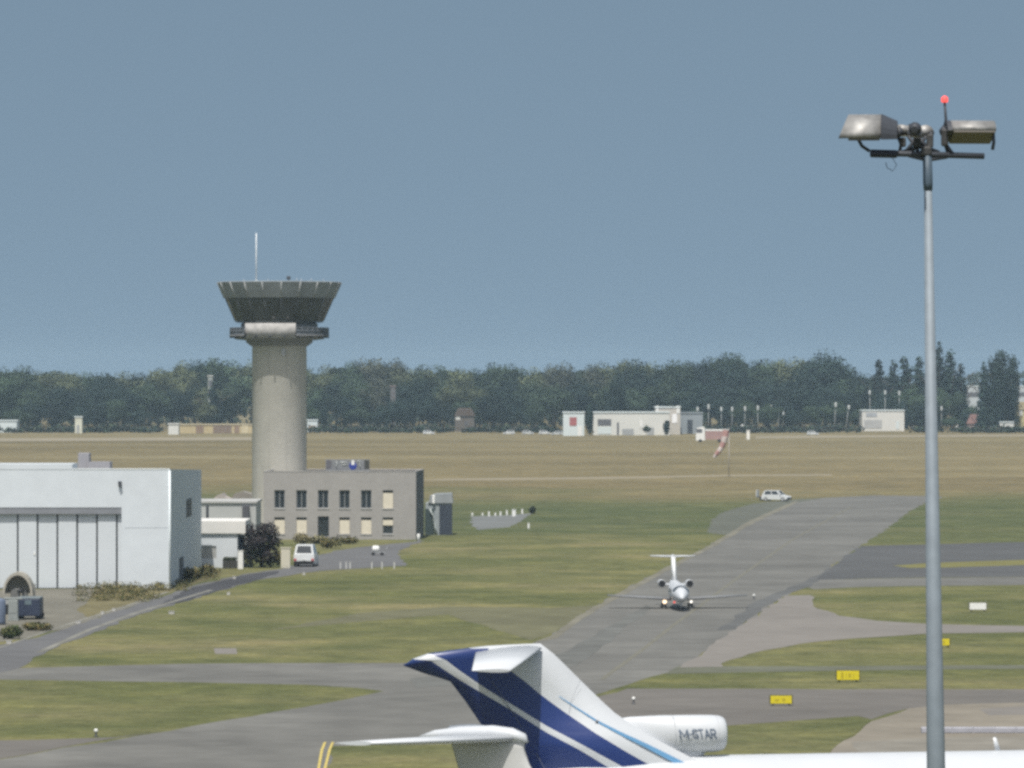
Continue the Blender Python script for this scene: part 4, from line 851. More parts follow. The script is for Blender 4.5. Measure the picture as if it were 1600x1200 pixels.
# lorry on the field road
p = G(1112, 691); t = thing('lorry', 'white cab lorry with faded red side standing behind the windsock', 'lorry', p)
mb = MB(); mb.prism([(-5.0, .6), (-5.0, 3.2), (-4.6, 4.6), (-2.6, 4.9), (-2.2, 4.7), (-2.2, .6)], -1.2, 1.2); mb.build('cab', white_p, t)
mb = MB(); mb.span(-4.95, -3.0, -1.24, -1.205, 3.0, 4.2); mb.build('side_window', fwin, t)
mb = MB(); mb.span(-2.0, 5.0, -1.2, 1.2, .9, 3.6); mb.build('cargo_box', faded_red, t)
mb = MB(); mb.span(-2.05, 5.1, -1.25, 1.25, 3.6, 4.1); mb.span(3.9, 5.05, -1.26, -1.21, 1, 3.6); mb.build('box_roof', white_p, t)
for sx in (-3.6, 2.4, 3.6):
    for sy in (-1, 1):
        mb = MB(); mb.tube([(sx, sy * .95, .5), (sx, sy * 1.22, .5)], .5, 12); mb.build('wheel', black, t)

# windsock
def windsock():
    p = G(1139, 745); s = F / p.y
    t = thing('windsock', 'red and white windsock hanging limp from a tall pole', 'windsock', p)
    mb = MB(); mb.tube([(0, 0, 0), (0, 0, 5), (0, 0, 76 / s)], [.10, .08, .06], 8); mb.build('pole', mat('sock_pole', (.45, .42, .40), .6), t)
    mb = MB()
    for a in range(0, 360, 30): mb.tube([(-.5 + .5 * math.cos(R(a)), .5 * math.sin(R(a)), 74 / s), (-.5 + .5 * math.cos(R(a + 30)), .5 * math.sin(R(a + 30)), 74 / s)], .05, 5)
    mb.build('hoop', white_p, t)
    pts = [(-.55, 0, 73 / s), (-.75, 0, 63 / s), (-1.05, 0, 54 / s), (-1.5, 0, 46 / s), (-2.0, 0, 40 / s), (-2.7, 0, 34.5 / s), (-3.0, 0, 30 / s)]; rs = [.62, .66, .6, .55, .5, .42, .3]
    for i in range(6):
        mb = MB(); mb.tube([pts[i], pts[i + 1]], [rs[i], rs[i + 1]], 12, cap=False); mb.build('sock_band', [mat('sock_red', (.36, .21, .19), .8), mat('sock_white', (.50, .44, .41), .8)][i % 2], t)
windsock()

# ground equipment at the left edge
def equipment():
    p = G(24, 962); s = F / p.y
    t = thing('covered_cart', 'cart with a rounded pale tarpaulin hood in front of the hangar doors', 'cart', p + Vector((0, 3, 0)))
    mb = MB(); arch = [(1.28 * math.cos(R(a)), 1.75 + 1.85 * math.sin(R(a))) for a in range(0, 181, 15)]
    inner = [(x * .86, 1.75 + (z - 1.75) * .86) for x, z in arch[::-1]]
    mb.prism([*arch, *inner], -1.1, 1.1); mb.prism(inner[::-1], .55, .6); mb.build('hood', mat('tarpaulin', (.36, .34, .29), .85, .12, 1.5), t)
    mb = MB(); mb.span(-1.3, 1.3, -1.2, 1.2, .9, 1.2); mb.build('bed', frame_g, t)
    mb = MB(); mb.box((-.25, -.3, 1.75), (.8, .6, .95), bev=.1); mb.box((.55, -.2, 1.65), (.5, .5, .8), bev=.08); mb.build('machinery', mat('machinery_grey', (.13, .13, .125), .6, .3, 3), t)
    mb = MB(); mb.lathe([(.0, 0), (.3, 0), (.3, .1), (0, .1)], (0.2, -.6, 2.0), 12); mb.build('fan', dark_metal, t)
    for sx in (-.8, .8):
        for sy in (-1, 1):
            mb = MB(); mb.tube([(sx, sy * .95, .45), (sx, sy * 1.15, .45)], .45, 12); mb.build('wheel', black, t)
    mb = MB(); mb.tube([(1.38, -.9, .9), (1.42, -.9, 2.6)], .09, 7); mb.build('exhaust_pipe', mat('exhaust', (.12, .12, .11), .6), t)
    p = G(47, 967)
    t = thing('power_unit', 'dark blue ground power unit below the hooded cart', 'ground power unit', p)
    mb = MB(); mb.box((0, 0, 1.0), (1.95, 3.0, 1.45), bev=.08); mb.build('housing', mat('gpu_blue', (.035, .045, .075), .5, .1, 1), t)
    mb = MB(); mb.span(-.95, .95, -1.46, 1.4, 1.73, 1.83, bev=.02); mb.build('lid', mat('gpu_lid', (.17, .20, .21), .5), t)
    mb = MB(); mb.span(-.3, .25, -1.53, -1.505, 1.25, 1.62); mb.build('grille', mat('gpu_panel', (.12, .16, .18), .5), t)
    for sx in (-.8, .8):
        for sy in (-1, 1):
            mb = MB(); mb.tube([(sx, sy * 1.0 - .1, .3), (sx, sy * 1.0 + .1, .3)], .3, 12); mb.build('wheel', black, t)
    p = G(21, 970)
    mb = MB(); mb.box((0, 0, .95), (.8, .7, 1.6), bev=.06); mb.box((0, 0, 1.85), (1.5, .6, .16), bev=.04); mb.box((0, 0, .1), (.9, .8, .15)); mb.box((0, -.36, 1.1), (.6, .02, .9))
    o = mb.build('battery_cabinet', mat('cab_grey', (.25, .27, .26), .6, .1, 2)); o.location = p; tag(o, 'grey cabinet between the blue tank and dark power unit', 'cabinet')
    p = G(-3, 976)
    t = thing('blue_tank', 'blue grey upright tank cut by the left frame edge', 'tank', p)
    mb = MB(); mb.lathe([(0, .1), (.6, .1), (.62, .2), (.62, 1.9), (.5, 2.1), (0, 2.2)], n=24); mb.build('shell', mat('tank_blue', (.13, .16, .22), .5, .08, 1), t)
    mb = MB(); mb.lathe([(0, 0), (.66, 0), (.66, .1), (0, .1)], n=24); mb.build('base', dark_metal, t)
equipment()

# ------------------------------------------------------------------ signs
def sign(x, y0, y1, wpx, label, face, marks, grp=None):
    p = G(x, y1 + 3); s = F / p.y; w = wpx / s; h = (y1 - y0) / s; z0 = 3 / s
    t = thing('taxiway_sign', label, 'sign', p, 0, grp)
    mb = MB(); mb.span(-w / 2 - .07, w / 2 + .07, 0, .22, z0, z0 + h + .05, bev=.02); mb.build('housing', mat('sign_case', (.10, .095, .05), .6), t)
    mb = MB(); mb.span(-w / 2, w / 2, -.02, -.003, z0 + .03, z0 + h); f = mb.build('sign_face', face, t)
    for sx in (-w / 2.6, w / 2.6):
        mb = MB(); mb.tube([(sx, .1, 0), (sx, .1, z0 + .02)], .05, 7); mb.build('leg', dark_metal, t)
    if marks:
        mb = MB()
        for q in marks: mb.span(w * q[0], w * q[1], -.026, -.022, z0 + h * q[2], z0 + h * q[3])
        mb.build('face_mark', ochre if face is yel else frame_g, f)
sign(1325, 1048, 1063, 35, 'yellow taxiway sign standing on the green grass strip', yel, [(-.31, -.2, .2, .82), (-.1, -.07, .25, .75), (.02, .14, .3, .75), (.22, .26, .25, .7)])
sign(1220.5, 1087, 1100, 33, 'yellow taxiway sign with black ends on the brown asphalt strip', yel, [(-.3, -.1, .35, .6), (.05, .2, .3, .7)])
sign(1475, 998, 1009, 17, 'small yellow sign half hidden by the floodlight mast', yel, [(-.1, .1, .3, .7)])
sign(1528, 942, 953, 26, 'white blank board standing on the grass right of the mast', white_p, None)

mb = MB(); a, b = G(1440, 1146), G(1720, 1146); mb.span(a.x, b.x, a.y, a.y + .6, 0, .34, bev=.06)
for i in range(8): mb.span(a.x + 1.2 * i + .5, a.x + 1.2 * i + .56, a.y - .01, a.y + .61, .01, .35)
tag(mb.build('apron_barrier', mat('barrier_white', (.33, .33, .36), .7, .15, .8)), 'low white barrier lying across the beige apron behind the mast', 'barrier')

# ------------------------------------------------------------------ floodlight mast
def mast():
    d = 76.; s = F / d; top = H - (246 - HY) / s
    bx = (1484 - 800) / s; t = thing('floodlight_mast', 'tall grey floodlight mast with lamp cluster and red light on top', 'floodlight mast', (bx, d, 0))
    X = lambda x: (x - 800) / s - bx
    Z = lambda y: H - (y - HY) / s
    mb = MB(); mb.tube([(0, 0, 0), (X(1462.5), 0, Z(1200)), (X(1449.5), 0, Z(250))], [.30, 14.5 / s, 5.8 / s], 16); mb.build('pole', steel, t)
    mb = MB(); mb.tube([(X(1450.2), 0, Z(297)), (X(1449.8), 0, Z(286)), (X(1449), 0, Z(240))], [7 / s, 7.6 / s, 7.2 / s], 14); mb.build('sleeve', mat('sleeve_dark', (.07, .10, .13), .5, .15, 6), t)
    mb = MB(); mb.tube([(X(1360), 0, Z(239)), (X(1400), 0, Z(240)), (X(1538), 0, Z(244))], .045, 8)
    mb.tube([(X(1410), .1, Z(238)), (X(1440), .05, Z(228)), (X(1468), .1, Z(238))], .035, 7); mb.tube([(X(1420), 0, Z(243)), (X(1449), 0, Z(250)), (X(1480), 0, Z(245))], .03, 7)
    mb.build('crossbar', dark_metal, t)
    mb = MB(); mb.tube([(X(1359), -.05, Z(240)), (X(1361), -.05, Z(240)), (X(1400), -.05, Z(241)), (X(1401.5), -.05, Z(241))], [.045, .06, .06, .045], 12); mb.build('ballast_box', mat('ballast', (.03, .035, .05), .45), t)
    def flood(pos, yaw, pitch, L=.62, r=.17, end=0.0, cap=.07):
        """long trough-shaped reflector; local x is the lamp axis"""
        M = Matrix.Translation(pos) @ Matrix.Rotation(yaw, 4, 'Z') @ Matrix.Rotation(pitch, 4, 'X')
        mb = MB(); n = 12
        prof = [(r * math.cos(R(180 * k / n)), r * 1.05 * math.sin(R(180 * k / n))) for k in range(n + 1)]
        mb.prism(prof, -L / 2, L / 2, 'x')
        if end:
            for v in mb.bm.verts:
                if v.co.x < 0: v.co.x -= end * (1 - v.co.z / (r * 1.05)) - end * .1
        for f in mb.bm.faces: f.smooth = abs(f.normal.x) < .5
        bmesh.ops.transform(mb.bm, matrix=M, verts=mb.bm.verts); h = mb.build('floodlight', alu, t)
        mb = MB(); mb.span(-L / 2 + .02, L / 2 - .02, -r * .95, r * .95, -.035, -.004); bmesh.ops.transform(mb.bm, matrix=M, verts=mb.bm.verts); mb.build('lamp_glass', glassg, h)
        mb = MB(); mb.prism([(a * 1.08, b * 1.08 - .02) for a, b in prof], L / 2 + .003, L / 2 + cap, 'x')
        for v in mb.bm.verts:
            if v.co.x > L / 2 + cap * .5 and cap > .1: v.co.y *= .62; v.co.z = v.co.z * .72 - .01
        mb.tube([(L / 2 + cap + .003, 0, .07), (L / 2 + cap + .07, 0, .05)], [.10, .05], 10); bmesh.ops.transform(mb.bm, matrix=M, verts=mb.bm.verts); mb.build('end_cap', dark_metal, h)
        return h
    flood(Vector((X(1351), .02, Z(214))), R(-6), R(6), .50, .32, .14, cap=.24)
    flood(Vector((X(1519), .05, Z(212))), R(186), R(22), .66, .22)
    flood(Vector((X(1417), .35, Z(207))), R(70), 0, .5, .12)
    flood(Vector((X(1443), .35, Z(209))), R(100), 0, .5, .13)
    flood(Vector((X(1429), -.30, Z(211))), R(-100), R(-8), .4, .10)
    for pts in ([(1340, 215), (1347, 228), (1359, 236)], [(1552, 206), (1553, 222), (1551, 234)], [(1404, 214), (1408, 226), (1406, 236)], [(1478, 225), (1486, 236), (1492, 243)], [(1480, 200), (1474, 218), (1482, 240)], [(1419, 212), (1427, 224), (1436, 238)], [(1447, 212), (1441, 225), (1452, 240)], [(1456, 206), (1452, 222), (1448, 240)], [(1436, 214), (1446, 226), (1450, 244)], [(1430, 216), (1424, 226), (1416, 236)]):
        mb = MB(); mb.tube([(X(x), .03, Z(y)) for x, y in pts], .026, 7); mb.build('bracket', dark_metal, t)
    mb = MB(); mb.box((X(1411), .05, Z(222)), (.09, .1, .14), bev=.02); mb.box((X(1433), .0, Z(222)), (.11, .1, .13), bev=.02); mb.box((X(1453), .02, Z(220)), (.10, .12, .2), bev=.02); mb.box((X(1447), 0, Z(236)), (.16, .16, .14), bev=.03); mb.box((X(1476), .0, Z(215)), (.10, .14, .26), bev=.03)
    mb.build('control_gear', mat('gear_dark', (.06, .06, .06), .5, .3, 8), t)
    mb = MB(); mb.tube([(X(1394), 0, Z(246)), (X(1401), 0, Z(258)), (X(1395), 0, Z(267)), (X(1386), 0, Z(262)), (X(1384), 0, Z(254))], .006, 5); mb.build('loose_wire', black, t)
    mb = MB(); mb.tube([(X(1477), 0, Z(212)), (X(1478), 0, Z(186)), (X(1476), 0, Z(159))], [.03, .022, .018], 7); w = mb.build('light_stem', dark_metal, t)
    mb = MB(); mb.tube([(X(1476), 0, Z(160)), (X(1476), 0, Z(158)), (X(1476), 0, Z(153)), (X(1476), 0, Z(150))], [.045, .052, .05, .02], 12); mb.build('warning_light', red_lamp, w)
mast()

# ------------------------------------------------------------------ aircraft
def surf(mb, root, tip, th0, th1, n=10, mi=0):
    """a lifting surface between two chords (le, te) with an aerofoil section"""
    def ring(le, te, th, up):
        le, te = Vector(le), Vector(te); out = []
        for k in range(2 * n):
            a = math.pi * k / n; u = .5 - .5 * math.cos(a); y = th * 1.6 * math.sqrt(max(u, 0)) * (1 - u) * (1 if k < n else -1)
            out.append(le.lerp(te, u) + up * y)
        return out
    sp = (Vector(tip[0]) - Vector(root[0])); ch = Vector(root[1]) - Vector(root[0]); up = ch.cross(sp).normalized()
    A = [mb.bm.verts.new(p) for p in ring(*root, th0, up)]; B = [mb.bm.verts.new(p) for p in ring(*tip, th1, up)]
    m = len(A)
    for k in range(m):
        f = mb.bm.faces.new((A[k], A[(k + 1) % m], B[(k + 1) % m], B[k])); f.smooth = True; f.material_index = mi
    for q in (A, B[::-1]): mb.bm.faces.new(q).material_index = mi
def resample(pts, n):
    pts = [Vector((*p, 0)) for p in pts]; L = [0]
    for a, b in zip(pts, pts[1:]): L.append(L[-1] + (b - a).length)
    out = []
    for i in range(n):
        t = L[-1] * i / (n - 1); k = max(j for j in range(len(L)) if L[j] <= t + 1e-9); k = min(k, len(pts) - 2)
        out.append(pts[k].lerp(pts[k + 1], (t - L[k]) / max(1e-9, L[k + 1] - L[k])))
    return out
def gear(t, x, y, r=.45, h=1.3, tw=.2):
    mb = MB(); mb.tube([(x, y, r), (x, y, h)], .09, 8); g = mb.build('landing_gear', pgrey, t)
    for s in (-1, 1):
        mb = MB(); mb.tube([(x, y + s * .12, r), (x, y + s * (.12 + tw), r)], r, 14); mb.build('wheel', black, g)

def trijet():
    d = 200.; s = F / d; yaw = R(12); cs = math.cos(yaw)
    ax = 900.
    t = thing('trijet_airliner', 'white trijet airliner with swept navy stripes on its tail fin', 'airliner', ((ax - 800) / s, d, 0), yaw)
    X = lambda x: (x - ax) / s / cs
    Z = lambda y: H - (y - HY) / s
    zc = Z(1183) - 1.95; N = 16
    # fuselage
    L = [(-4.6, .12, .6), (-3.4, .7, .45), (-2, 1.15, .3), (0, 1.6, .12), (3, 1.93, 0), (6, 1.95, 0), (24, 1.95, 0), (27, 1.8, -.1), (29.5, 1.35, -.35), (31.2, .7, -.6), (31.8, .12, -.7)]
    mb = MB(); mb.tube([(x, 0, zc + dz) for x, r, dz in L], [r for x, r, dz in L], 40); fu = mb.build('fuselage', pw, t)
    mb = MB()
    for i in range(34):
        x = 5 + i * .62
        for sy in (-1, 1): mb.box((x, sy * 1.90, zc + .45), (.26, .02, .36), rot=Euler((R(-13) * sy * -1, 0, 0)))
    mb.build('cabin_window', glassd, fu)
    mb = MB(); mb.box((30.3, 0, zc + .12), (.5, 1.3, .45), rot=Euler((0, R(38), 0)), bev=.05); mb.build('windscreen', glassd, fu)
    # fin: five curves from tip to root, stripes lie between them
    C0 = [(632, 1037), (665, 1050), (703, 1061), (728, 1094), (752, 1130), (790, 1190), (820, 1240)]
    C1 = [(648, 1027), (661, 1022), (681, 1035), (706, 1053), (756, 1083), (806, 1113), (851, 1143), (901, 1171), (938, 1194), (988, 1227)]
    C2 = [(672, 1019), (683, 1018), (705, 1037), (755, 1072), (805, 1103), (850, 1132), (900, 1160), (948, 1187), (1015, 1224)]
    C3 = [(735, 1011), (757, 1008), (780, 1030), (800, 1050), (817, 1062), (845, 1086), (880, 1112), (925, 1145), (975, 1176), (1060, 1224)]
    C3b = [(760, 1008), (790, 1006.5), (815, 1030), (840, 1055), (870, 1080), (905, 1110), (940, 1135), (990, 1165), (1075, 1212)]
    C4 = [(765, 1007.5), (800, 1006), (843, 1004.5), (850, 1007), (870, 1026), (900, 1056), (930, 1086), (962, 1117), (1010, 1150), (1095, 1195)]
    curves = [resample(c, N) for c in (C0, C1, C2, C3, C3b, C4)]
    th = [.02, .17, .20, .20, .15, .03]; mids = [1, 0, 1, 0, 0]
    def bulge(px, py): u = min(1, max(0, (py - 1092) / 70)) * min(1, max(0, (px - 800) / 110)); return .66 * u * u * (3 - 2 * u)
    mb = MB()
    for sy in (-1, 1):
        VV = [[mb.bm.verts.new((X(p.x), sy * (th[j] + (.10 * max(0, 1 - i / 4) if 0 < j < 4 else 0) + bulge(p.x, p.y)), Z(p.y))) for i, p in enumerate(c)] for j, c in enumerate(curves)]
        for j in range(5):
            for i in range(N - 1):
                f = mb.bm.faces.new((VV[j][i], VV[j][i + 1], VV[j + 1][i + 1], VV[j + 1][i])); f.material_index = mids[j]; f.smooth = True
        if sy < 0: first_v = VV
        else:
            for c in (0, 5):
                for i in range(N - 1):
                    f = mb.bm.faces.new((first_v[c][i], first_v[c][i + 1], VV[c][i + 1], VV[c][i])); f.material_index = mids[0] if c == 0 else 0; f.smooth = True
            for j in range(5):
                f = mb.bm.faces.new((first_v[j][0], first_v[j + 1][0], VV[j + 1][0], VV[j][0])); f.material_index = mids[j]
    mb.build('fin', [pw, pnavy], t)
    # thin pale blue line
    for sy in (-1, 1):
        pts = resample([(872, 1087), (895, 1103), (930, 1127), (965, 1146), (1000, 1163), (1040, 1184), (1064, 1197)], 24); pts = [(p.x, p.y) for p in pts]
        mb = MB(); yy = lambda a, b: sy * (.20 + bulge(a, b))
        for (a, b), (c, e) in zip(pts, pts[1:]):
            wa, wb_ = (.6 + (a - 870) * .022), (.6 + (c - 870) * .022)
            mb.face([(X(a), yy(a, b), Z(b - wa)), (X(c), yy(c, e), Z(e - wb_)), (X(c), yy(c, e), Z(e + wb_)), (X(a), yy(a, b), Z(b + wa))])
        mb.build('fin_pinstripe', plight, t)
    for sy in (-1, 1):
        for pts, w in (([(742, 1030), (772, 1070), (806, 1122), (835, 1175), (850, 1205)], .5), ([(703, 1060), (760, 1066), (800, 1112)], .25), ([(905, 1062), (890, 1095), (884, 1130)], .2)):
            q = resample(pts, 14); mb = MB(); yy = lambda p: sy * (.215 + bulge(p.x, p.y))
            for a, b in zip(q, q[1:]): mb.face([(X(a.x - w), yy(a), Z(a.y)), (X(b.x - w), yy(b), Z(b.y)), (X(b.x + w), yy(b), Z(b.y)), (X(a.x + w), yy(a), Z(a.y))])
            mb.build('rudder_gap', mat('gap_grey', (.10, .11, .14), .7), t)
        mb = MB(); mb.box((X(928), sy * (.225 + bulge(928, 1126)), Z(1126)), (.12, .03, .10), bev=.02); mb.build('static_port', mat('port_grey', (.2, .22, .26), .6), t)
    # tailplane, both halves
    for sy in (-1, 1):
        mb = MB(); surf(mb, ((X(846), sy * .12, Z(1012)), (X(742), sy * .12, Z(1016))), ((X(846) - 2.3, sy * 5.0, Z(1012) - .58), (X(846) - 3.8, sy * 5.0, Z(1012) - .56)), .24, .11); mb.build('tailplane', pw, t)
    mb = MB(); mb.tube([(X(632), 0, Z(1036)), (X(655), 0, Z(1030)), (X(700), 0, Z(1022)), (X(740), 0, Z(1018))], [.03, .16, .26, .24], 14, sq=(1, .75)); mb.build('tail_bullet', pnavy, t)
    # centre intake over the fuselage
    zd = Z(1149); x1 = X(1132); r = 29.5 / s
    mb = MB(); mb.tube([(X(950), 0, zd - .10), (X(985), 0, zd - .02), (X(1030), 0, zd), (X(1090), 0, zd), (X(1112), 0, zd), (X(1124), 0, zd), (x1 - .02, 0, zd), (x1 + .03, 0, zd), (x1 - .03, 0, zd), (x1 - .5, 0, zd), (x1 - 1.6, 0, zd)], [r * .90, r * .97, r, r, r * .985, r * .95, r * .86, r * .78, r * .72, r * .68, r * .5], 36, cap=False)
    for v in mb.bm.verts: u = min(1, max(0, (v.co.x - X(985)) / (X(1075) - X(985)))); v.co.y *= .30 + .70 * u * u * (3 - 2 * u)
    du = mb.build('intake_duct', pw, t)
    for xs in (1050, 1119):
        mb = MB(); mb.tube([(X(xs) - .006, 0, zd), (X(xs) + .006, 0, zd)], r * (1.003 if xs < 1100 else .972) , 36, cap=False); mb.build('panel_seam', mat('seam_grey', (.38, .39, .40), .6), du)
    mb = MB(); mb.tube([(x1 - 1.5, 0, zd), (x1 - 1.45, 0, zd)], r * .68, 24); mb.build('intake_dark', black, du)
    mb = MB(); mb.prism([(X(900), Z(1215)), (X(1085), Z(1192)), (X(1096), Z(1186)), (X(1108), Z(1172)), (X(1000), Z(1160)), (X(900), Z(1170))], -.28, .28); bmesh.ops.bevel(mb.bm, geom=list(mb.bm.edges), offset=.12, segments=3, affect='EDGES'); mb.build('intake_fairing', pw, t)
    # registration, letters laid on the curved duct
    glyphs = {'M': (.31, [[(0, 0), (0, 1)], [(0, 1), (.5, .2)], [(.5, .2), (1, 1)], [(1, 1), (1, 0)]]), '-': (.085, [[(0, .45), (1, .45)]]),
              'S': (.175, [[(1, .88), (.7, 1), (.25, 1), (0, .85), (0, .66), (.25, .54), (.75, .46), (1, .34), (1, .15), (.75, 0), (.25, 0), (0, .12)]]),
              'T': (.175, [[(0, 1), (1, 1)], [(.5, 1), (.5, 0)]]), 'A': (.195, [[(0, 0), (.5, 1)], [(.5, 1), (1, 0)], [(.18, .33), (.82, .33)]]),
              'R': (.175, [[(0, 0), (0, 1), (.75, 1), (1, .86), (1, .62), (.75, .5), (0, .5)], [(.5, .5), (1, 0)]])}
    hl, gap, sw = .34, .062, .026
    for sy in (-1, 1):
        x = -sum(glyphs[c][0] + gap for c in 'M-STAR') / 2 + gap / 2; mb = MB()
        for c in 'M-STAR':
            w, strokes = glyphs[c]
            for st in strokes:
                for p, q in zip(st, st[1:]):
                    p, q = (Vector((x + v[0] * w - (v[1] - .5) * hl * .22, (v[1] - .5) * hl, 0)) for v in (p, q))
                    d_ = (q - p).normalized(); nn = Vector((-d_.y, d_.x, 0)) * sw; p, q = p - d_ * sw * .8, q + d_ * sw * .8
                    for i in range(5):
                        a_, b_ = p.lerp(q, i / 5), p.lerp(q, (i + 1) / 5)
                        mb.face([(X(1085) - sy * v.x, sy * (math.sqrt(r * r - (v.y + .03) ** 2) + .008), zd + v.y + .03) for v in (a_ - nn, b_ - nn, b_ + nn, a_ + nn)])
            x += w + gap
        mb.build('registration', mat('registration_grey', (.10, .13, .18), .5, .05), du)
    # side engines, wings, gear, antenna
    for sy in (-1, 1):
        mb = MB(); mb.tube([(-4.5, sy * 2.7, zc + .5), (-3.5, sy * 2.75, zc + .5), (0, sy * 2.8, zc + .5), (1, sy * 2.8, zc + .5), (1.1, sy * 2.8, zc + .5), (.6, sy * 2.8, zc + .5)], [.35, .52, .62, .6, .52, .42], 24, cap=False); e = mb.build('side_engine', pw, t)
        mb = MB(); mb.box((-1.5, sy * 2.0, zc + .5), (3.4, 1.2, .25), bev=.08); mb.build('pylon', pw, e)
        mb = MB(); surf(mb, ((17, sy * 1.5, zc - 1.2), (9.5, sy * 1.5, zc - 1.2)), ((8.5, sy * 16.0, zc - .4), (5.8, sy * 16.0, zc - .4)), .7, .2); mb.build('wing', pgrey, t)
        gear(t, 11, sy * 2.7, .6, zc - 1.0, .35)
    gear(t, 27, 0, .4, zc - 1.5, .2)
    mb = MB(); surf(mb, ((X(1578), 0, Z(1185)), (X(1568.5), 0, Z(1185))), ((X(1570), 0, Z(1162)), (X(1565), 0, Z(1162))), .06, .04); mb.build('blade_antenna', pw, t)
    for y in (1012,): pass
trijet()

def near_jet():
    """T-tail business jet parked in front of the airliner; only its tail top stands in the frame"""
    d = 174.; s = F / d; ax = 770.; yaw = R(-24); cs = math.cos(yaw)
    t = thing('business_jet', 'white business jet tail with thin T tailplane in front of the airliner', 'business jet', ((ax - 800) / s, d, 0), yaw)
    X = lambda x: (x - ax) / s / cs
    Z = lambda y: H - (y - HY) / s
    mb = MB(); prof = [(822, 1150), (818, 1166), (826, 1190), (845, 1225), (920, 1330), (740, 1330), (722, 1225), (706, 1166), (700, 1156)]
    P2 = [(X(a), Z(b)) for a, b in prof]; n = len(P2)
    cx = lambda z: 0
    rows = [((X(822), X(702)), Z(1152)), ((X(819), X(706)), Z(1168)), ((X(827), X(713)), Z(1192)), ((X(846), X(722)), Z(1225)), ((X(880), X(732)), Z(1275)), ((X(925), X(742)), Z(1335))]
    R0 = []
    for (a, b), z in rows:
        c = a - b; u = [0, .03, .10, .25, .45, .7, .97, 1.0]; h = [.0, .07, .11, .15, .15, .1, .015, 0]
        ring = [(a - c * q, -w_, z) for q, w_ in zip(u, h)] + [(a - c * q, w_, z) for q, w_ in list(zip(u, h))[-2:0:-1]]
        R0.append([mb.bm.verts.new(p) for p in ring])
    m = len(R0[0])
    for a, b in zip(R0, R0[1:]):
        for k in range(m): mb.bm.faces.new((a[k], a[(k + 1) % m], b[(k + 1) % m], b[k])).smooth = True
    mb.bm.faces.new(R0[0]); mb.build('fin', mat('jet_fin_pale', (.50, .50, .49), .45, .03, 1, spec=.4), t)
    for sy in (-1, 1):
        mb = MB(); surf(mb, ((X(812), sy * .05, Z(1152)), (X(690), sy * .05, Z(1154))), ((X(812) - 3.35, sy * 4.6, Z(1152) + .02), (X(812) - 4.75, sy * 4.6, Z(1153) + .02)), .26, .12); mb.build('tailplane', pw, t)
    mb = MB(); mb.tube([(X(655), 0, Z(1155)), (X(680), 0, Z(1151)), (X(720), 0, Z(1147)), (X(770), 0, Z(1145)), (X(800), 0, Z(1147)), (X(818), 0, Z(1152)), (X(824), 0, Z(1158))], [.05, .20, .27, .30, .27, .19, .05], 18, sq=(1, .85)); mb.build('tail_bullet', pw, t)
    zc = 2.6
    L = [(-3.0, .15, .9), (-1.5, .5, .6), (.5, .9, .25), (3, 1.15, 0), (12, 1.2, 0), (14.5, 1.0, -.1), (16.2, .6, -.3), (17.2, .1, -.45)]
    mb = MB(); mb.tube([(x, 0, zc + dz) for x, r, dz in L], [r for x, r, dz in L], 28); mb.build('fuselage', pw, t)
    for sy in (-1, 1):
        mb = MB(); mb.tube([(-.3, sy * 1.75, zc + .6), (.6, sy * 1.8, zc + .6), (2.8, sy * 1.8, zc + .6), (3.2, sy * 1.8, zc + .6), (3.0, sy * 1.8, zc + .6)], [.35, .5, .56, .5, .4], 20, cap=False); e = mb.build('engine', pw, t)
        mb = MB(); mb.box((1.4, sy * 1.2, zc + .5), (1.8, .7, .15), bev=.05); mb.build('pylon', pw, e)
        mb = MB(); surf(mb, ((9.5, sy * .9, zc - .85), (5.5, sy * .9, zc - .85)), ((5.2, sy * 9, zc - .4), (3.9, sy * 9, zc - .4)), .4, .12); mb.build('wing', pgrey, t)
        gear(t, 6.5, sy * 1.9, .35, zc - .8, .15)
    gear(t, 14.2, 0, .28, zc - .8, .12)
near_jet()

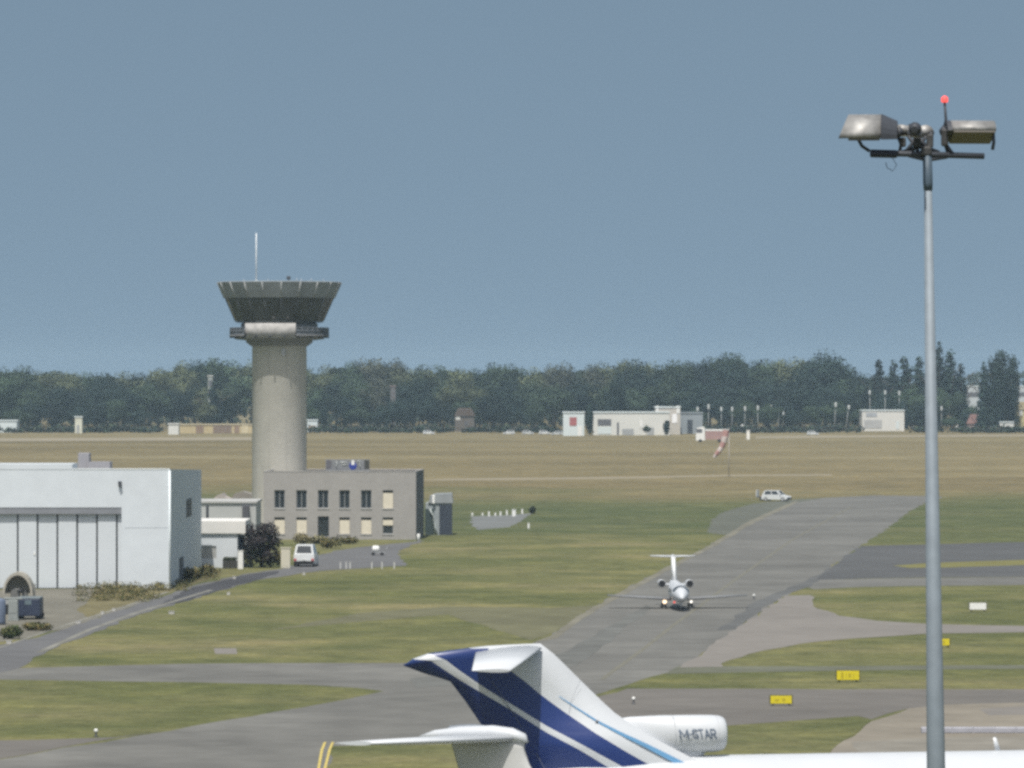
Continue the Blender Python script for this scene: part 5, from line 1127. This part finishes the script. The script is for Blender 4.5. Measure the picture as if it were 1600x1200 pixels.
def taxiing_jet():
    p = G(1059, 955); hd = R(-90 + 1.7)     # heading towards the camera
    t = thing('taxiing_jet', 'small white twin jet with lit landing lights taxiing towards the viewer', 'business jet', p + Vector((.15, 5.0, 0)), hd)
    zc = 1.45
    # local +x is the nose
    L = [(-7.2, .10, .75), (-6, .32, .6), (-4, .58, .3), (-1.5, .76, .05), (1, .80, 0), (3.2, .79, 0), (4.4, .70, -.04), (5.4, .50, -.14), (6.1, .28, -.24), (6.5, .06, -.30)]
    mb = MB(); mb.tube([(x, 0, zc + dz) for x, r, dz in L], [r for x, r, dz in L], 28); fu = mb.build('fuselage', pw, t)
    mb = MB(); rows = []
    for x, rr, dz in ((4.05, .745, -.025), (4.4, .70, -.04), (4.75, .63, -.075)):
        rows.append([mb.bm.verts.new((x, (rr + .012) * math.cos(R(a)), zc + dz + (rr + .012) * math.sin(R(a)))) for a in range(24, 157, 12)])
    for a, b in zip(rows, rows[1:]):
        for k in range(len(a) - 1): mb.bm.faces.new((a[k], a[k + 1], b[k + 1], b[k]))
    mb.build('windscreen', glassd, fu)
    mb = MB()
    for i in range(5):
        for sy in (-1, 1): mb.box((3.2 - i * .8, sy * .765, zc + .22), (.3, .02, .3), rot=Euler((R(16) * sy, 0, 0)))
    mb.build('cabin_window', glassd, fu)
    for sy in (-1, 1):
        mb = MB(); surf(mb, ((.9, sy * .6, zc - .6), (-1.7, sy * .6, zc - .6)), ((-.3, sy * 6.1, zc - .30), (-1.3, sy * 6.1, zc - .30)), .24, .10); mb.build('wing', mat('wing_grey', (.21, .215, .22), .45, .05, 1), t)
        y = sy * 1.22
        mb = MB(); mb.tube([(-4.9, y, zc + .62), (-4.2, y, zc + .62), (-2.8, y, zc + .62), (-2.3, y, zc + .62), (-2.25, y, zc + .62), (-2.6, y, zc + .62)], [.25, .33, .35, .335, .31, .28], 20, cap=False); e = mb.build('engine', pgrey, t)
        mb = MB(); mb.tube([(-2.55, y, zc + .62), (-2.30, y, zc + .62)], [.29, .318], 18); mb.build('intake_dark', black, e)
        mb = MB(); mb.box((-3.4, sy * .85, zc + .55), (1.4, .6, .12), bev=.03); mb.build('pylon', pw, e)
        mb = MB(); surf(mb, ((-6.1, sy * .05, 4.32), (-7.4, sy * .05, 4.32)), ((-6.75, sy * 2.0, 4.36), (-7.5, sy * 2.0, 4.36)), .16, .09); mb.build('tailplane', pw, t)
        gear(t, -.9, sy * 1.15, .24, zc - .6, .1)
        mb = MB(); z = .62
        mb.tube([(.30, sy * 1.15, z), (.42, sy * 1.15, z)], [.10, .18 if sy < 0 else .12], 14); mb.build('landing_light', lamp_on if sy < 0 else lamp_dim, t)
        mb = MB(); mb.tube([(-.9, sy * 1.15, .7), (.32, sy * 1.15, z)], .05, 6); mb.build('light_arm', pgrey, t)
    gear(t, 4.6, 0, .2, zc - .5, .06)
    mb = MB(); surf(mb, ((-3.6, 0, zc + .62), (-6.6, 0, zc + .62)), ((-5.9, 0, 4.36), (-7.3, 0, 4.36)), .38, .3); mb.build('fin', mat('jet_white_bright', (.72, .73, .73), .4, .02), t)
    mb = MB(); mb.tube([(-5.75, 0, 4.36), (-6.2, 0, 4.36), (-7.3, 0, 4.36), (-7.6, 0, 4.36)], [.03, .14, .12, .03], 10); mb.build('tail_bullet', pw, t)
    mb = MB(); mb.tube([(1.0, -.35, zc - .92), (1.0, -.35, zc - .78)], [.07, .10], 12); mb.build('beacon', red_lamp, t)
taxiing_jet()

# ------------------------------------------------------------------ air
mb = MB(); mb.span(-1400, 1400, -300, 4500, -1, 42); o = mb.build('haze', bpy.data.materials.new('haze_air'))
m = o.data.materials[0]; m.use_nodes = True; n = m.node_tree.nodes; n.clear()
v = n.new('ShaderNodeVolumePrincipled'); v.inputs['Color'].default_value = (.57, .78, .97, 1); v.inputs['Density'].default_value = .00008; v.inputs['Anisotropy'].default_value = 0
out = n.new('ShaderNodeOutputMaterial'); m.node_tree.links.new(v.outputs[0], out.inputs['Volume'])
tag(o, 'thin bluish haze over the airfield', 'haze', kind='stuff')
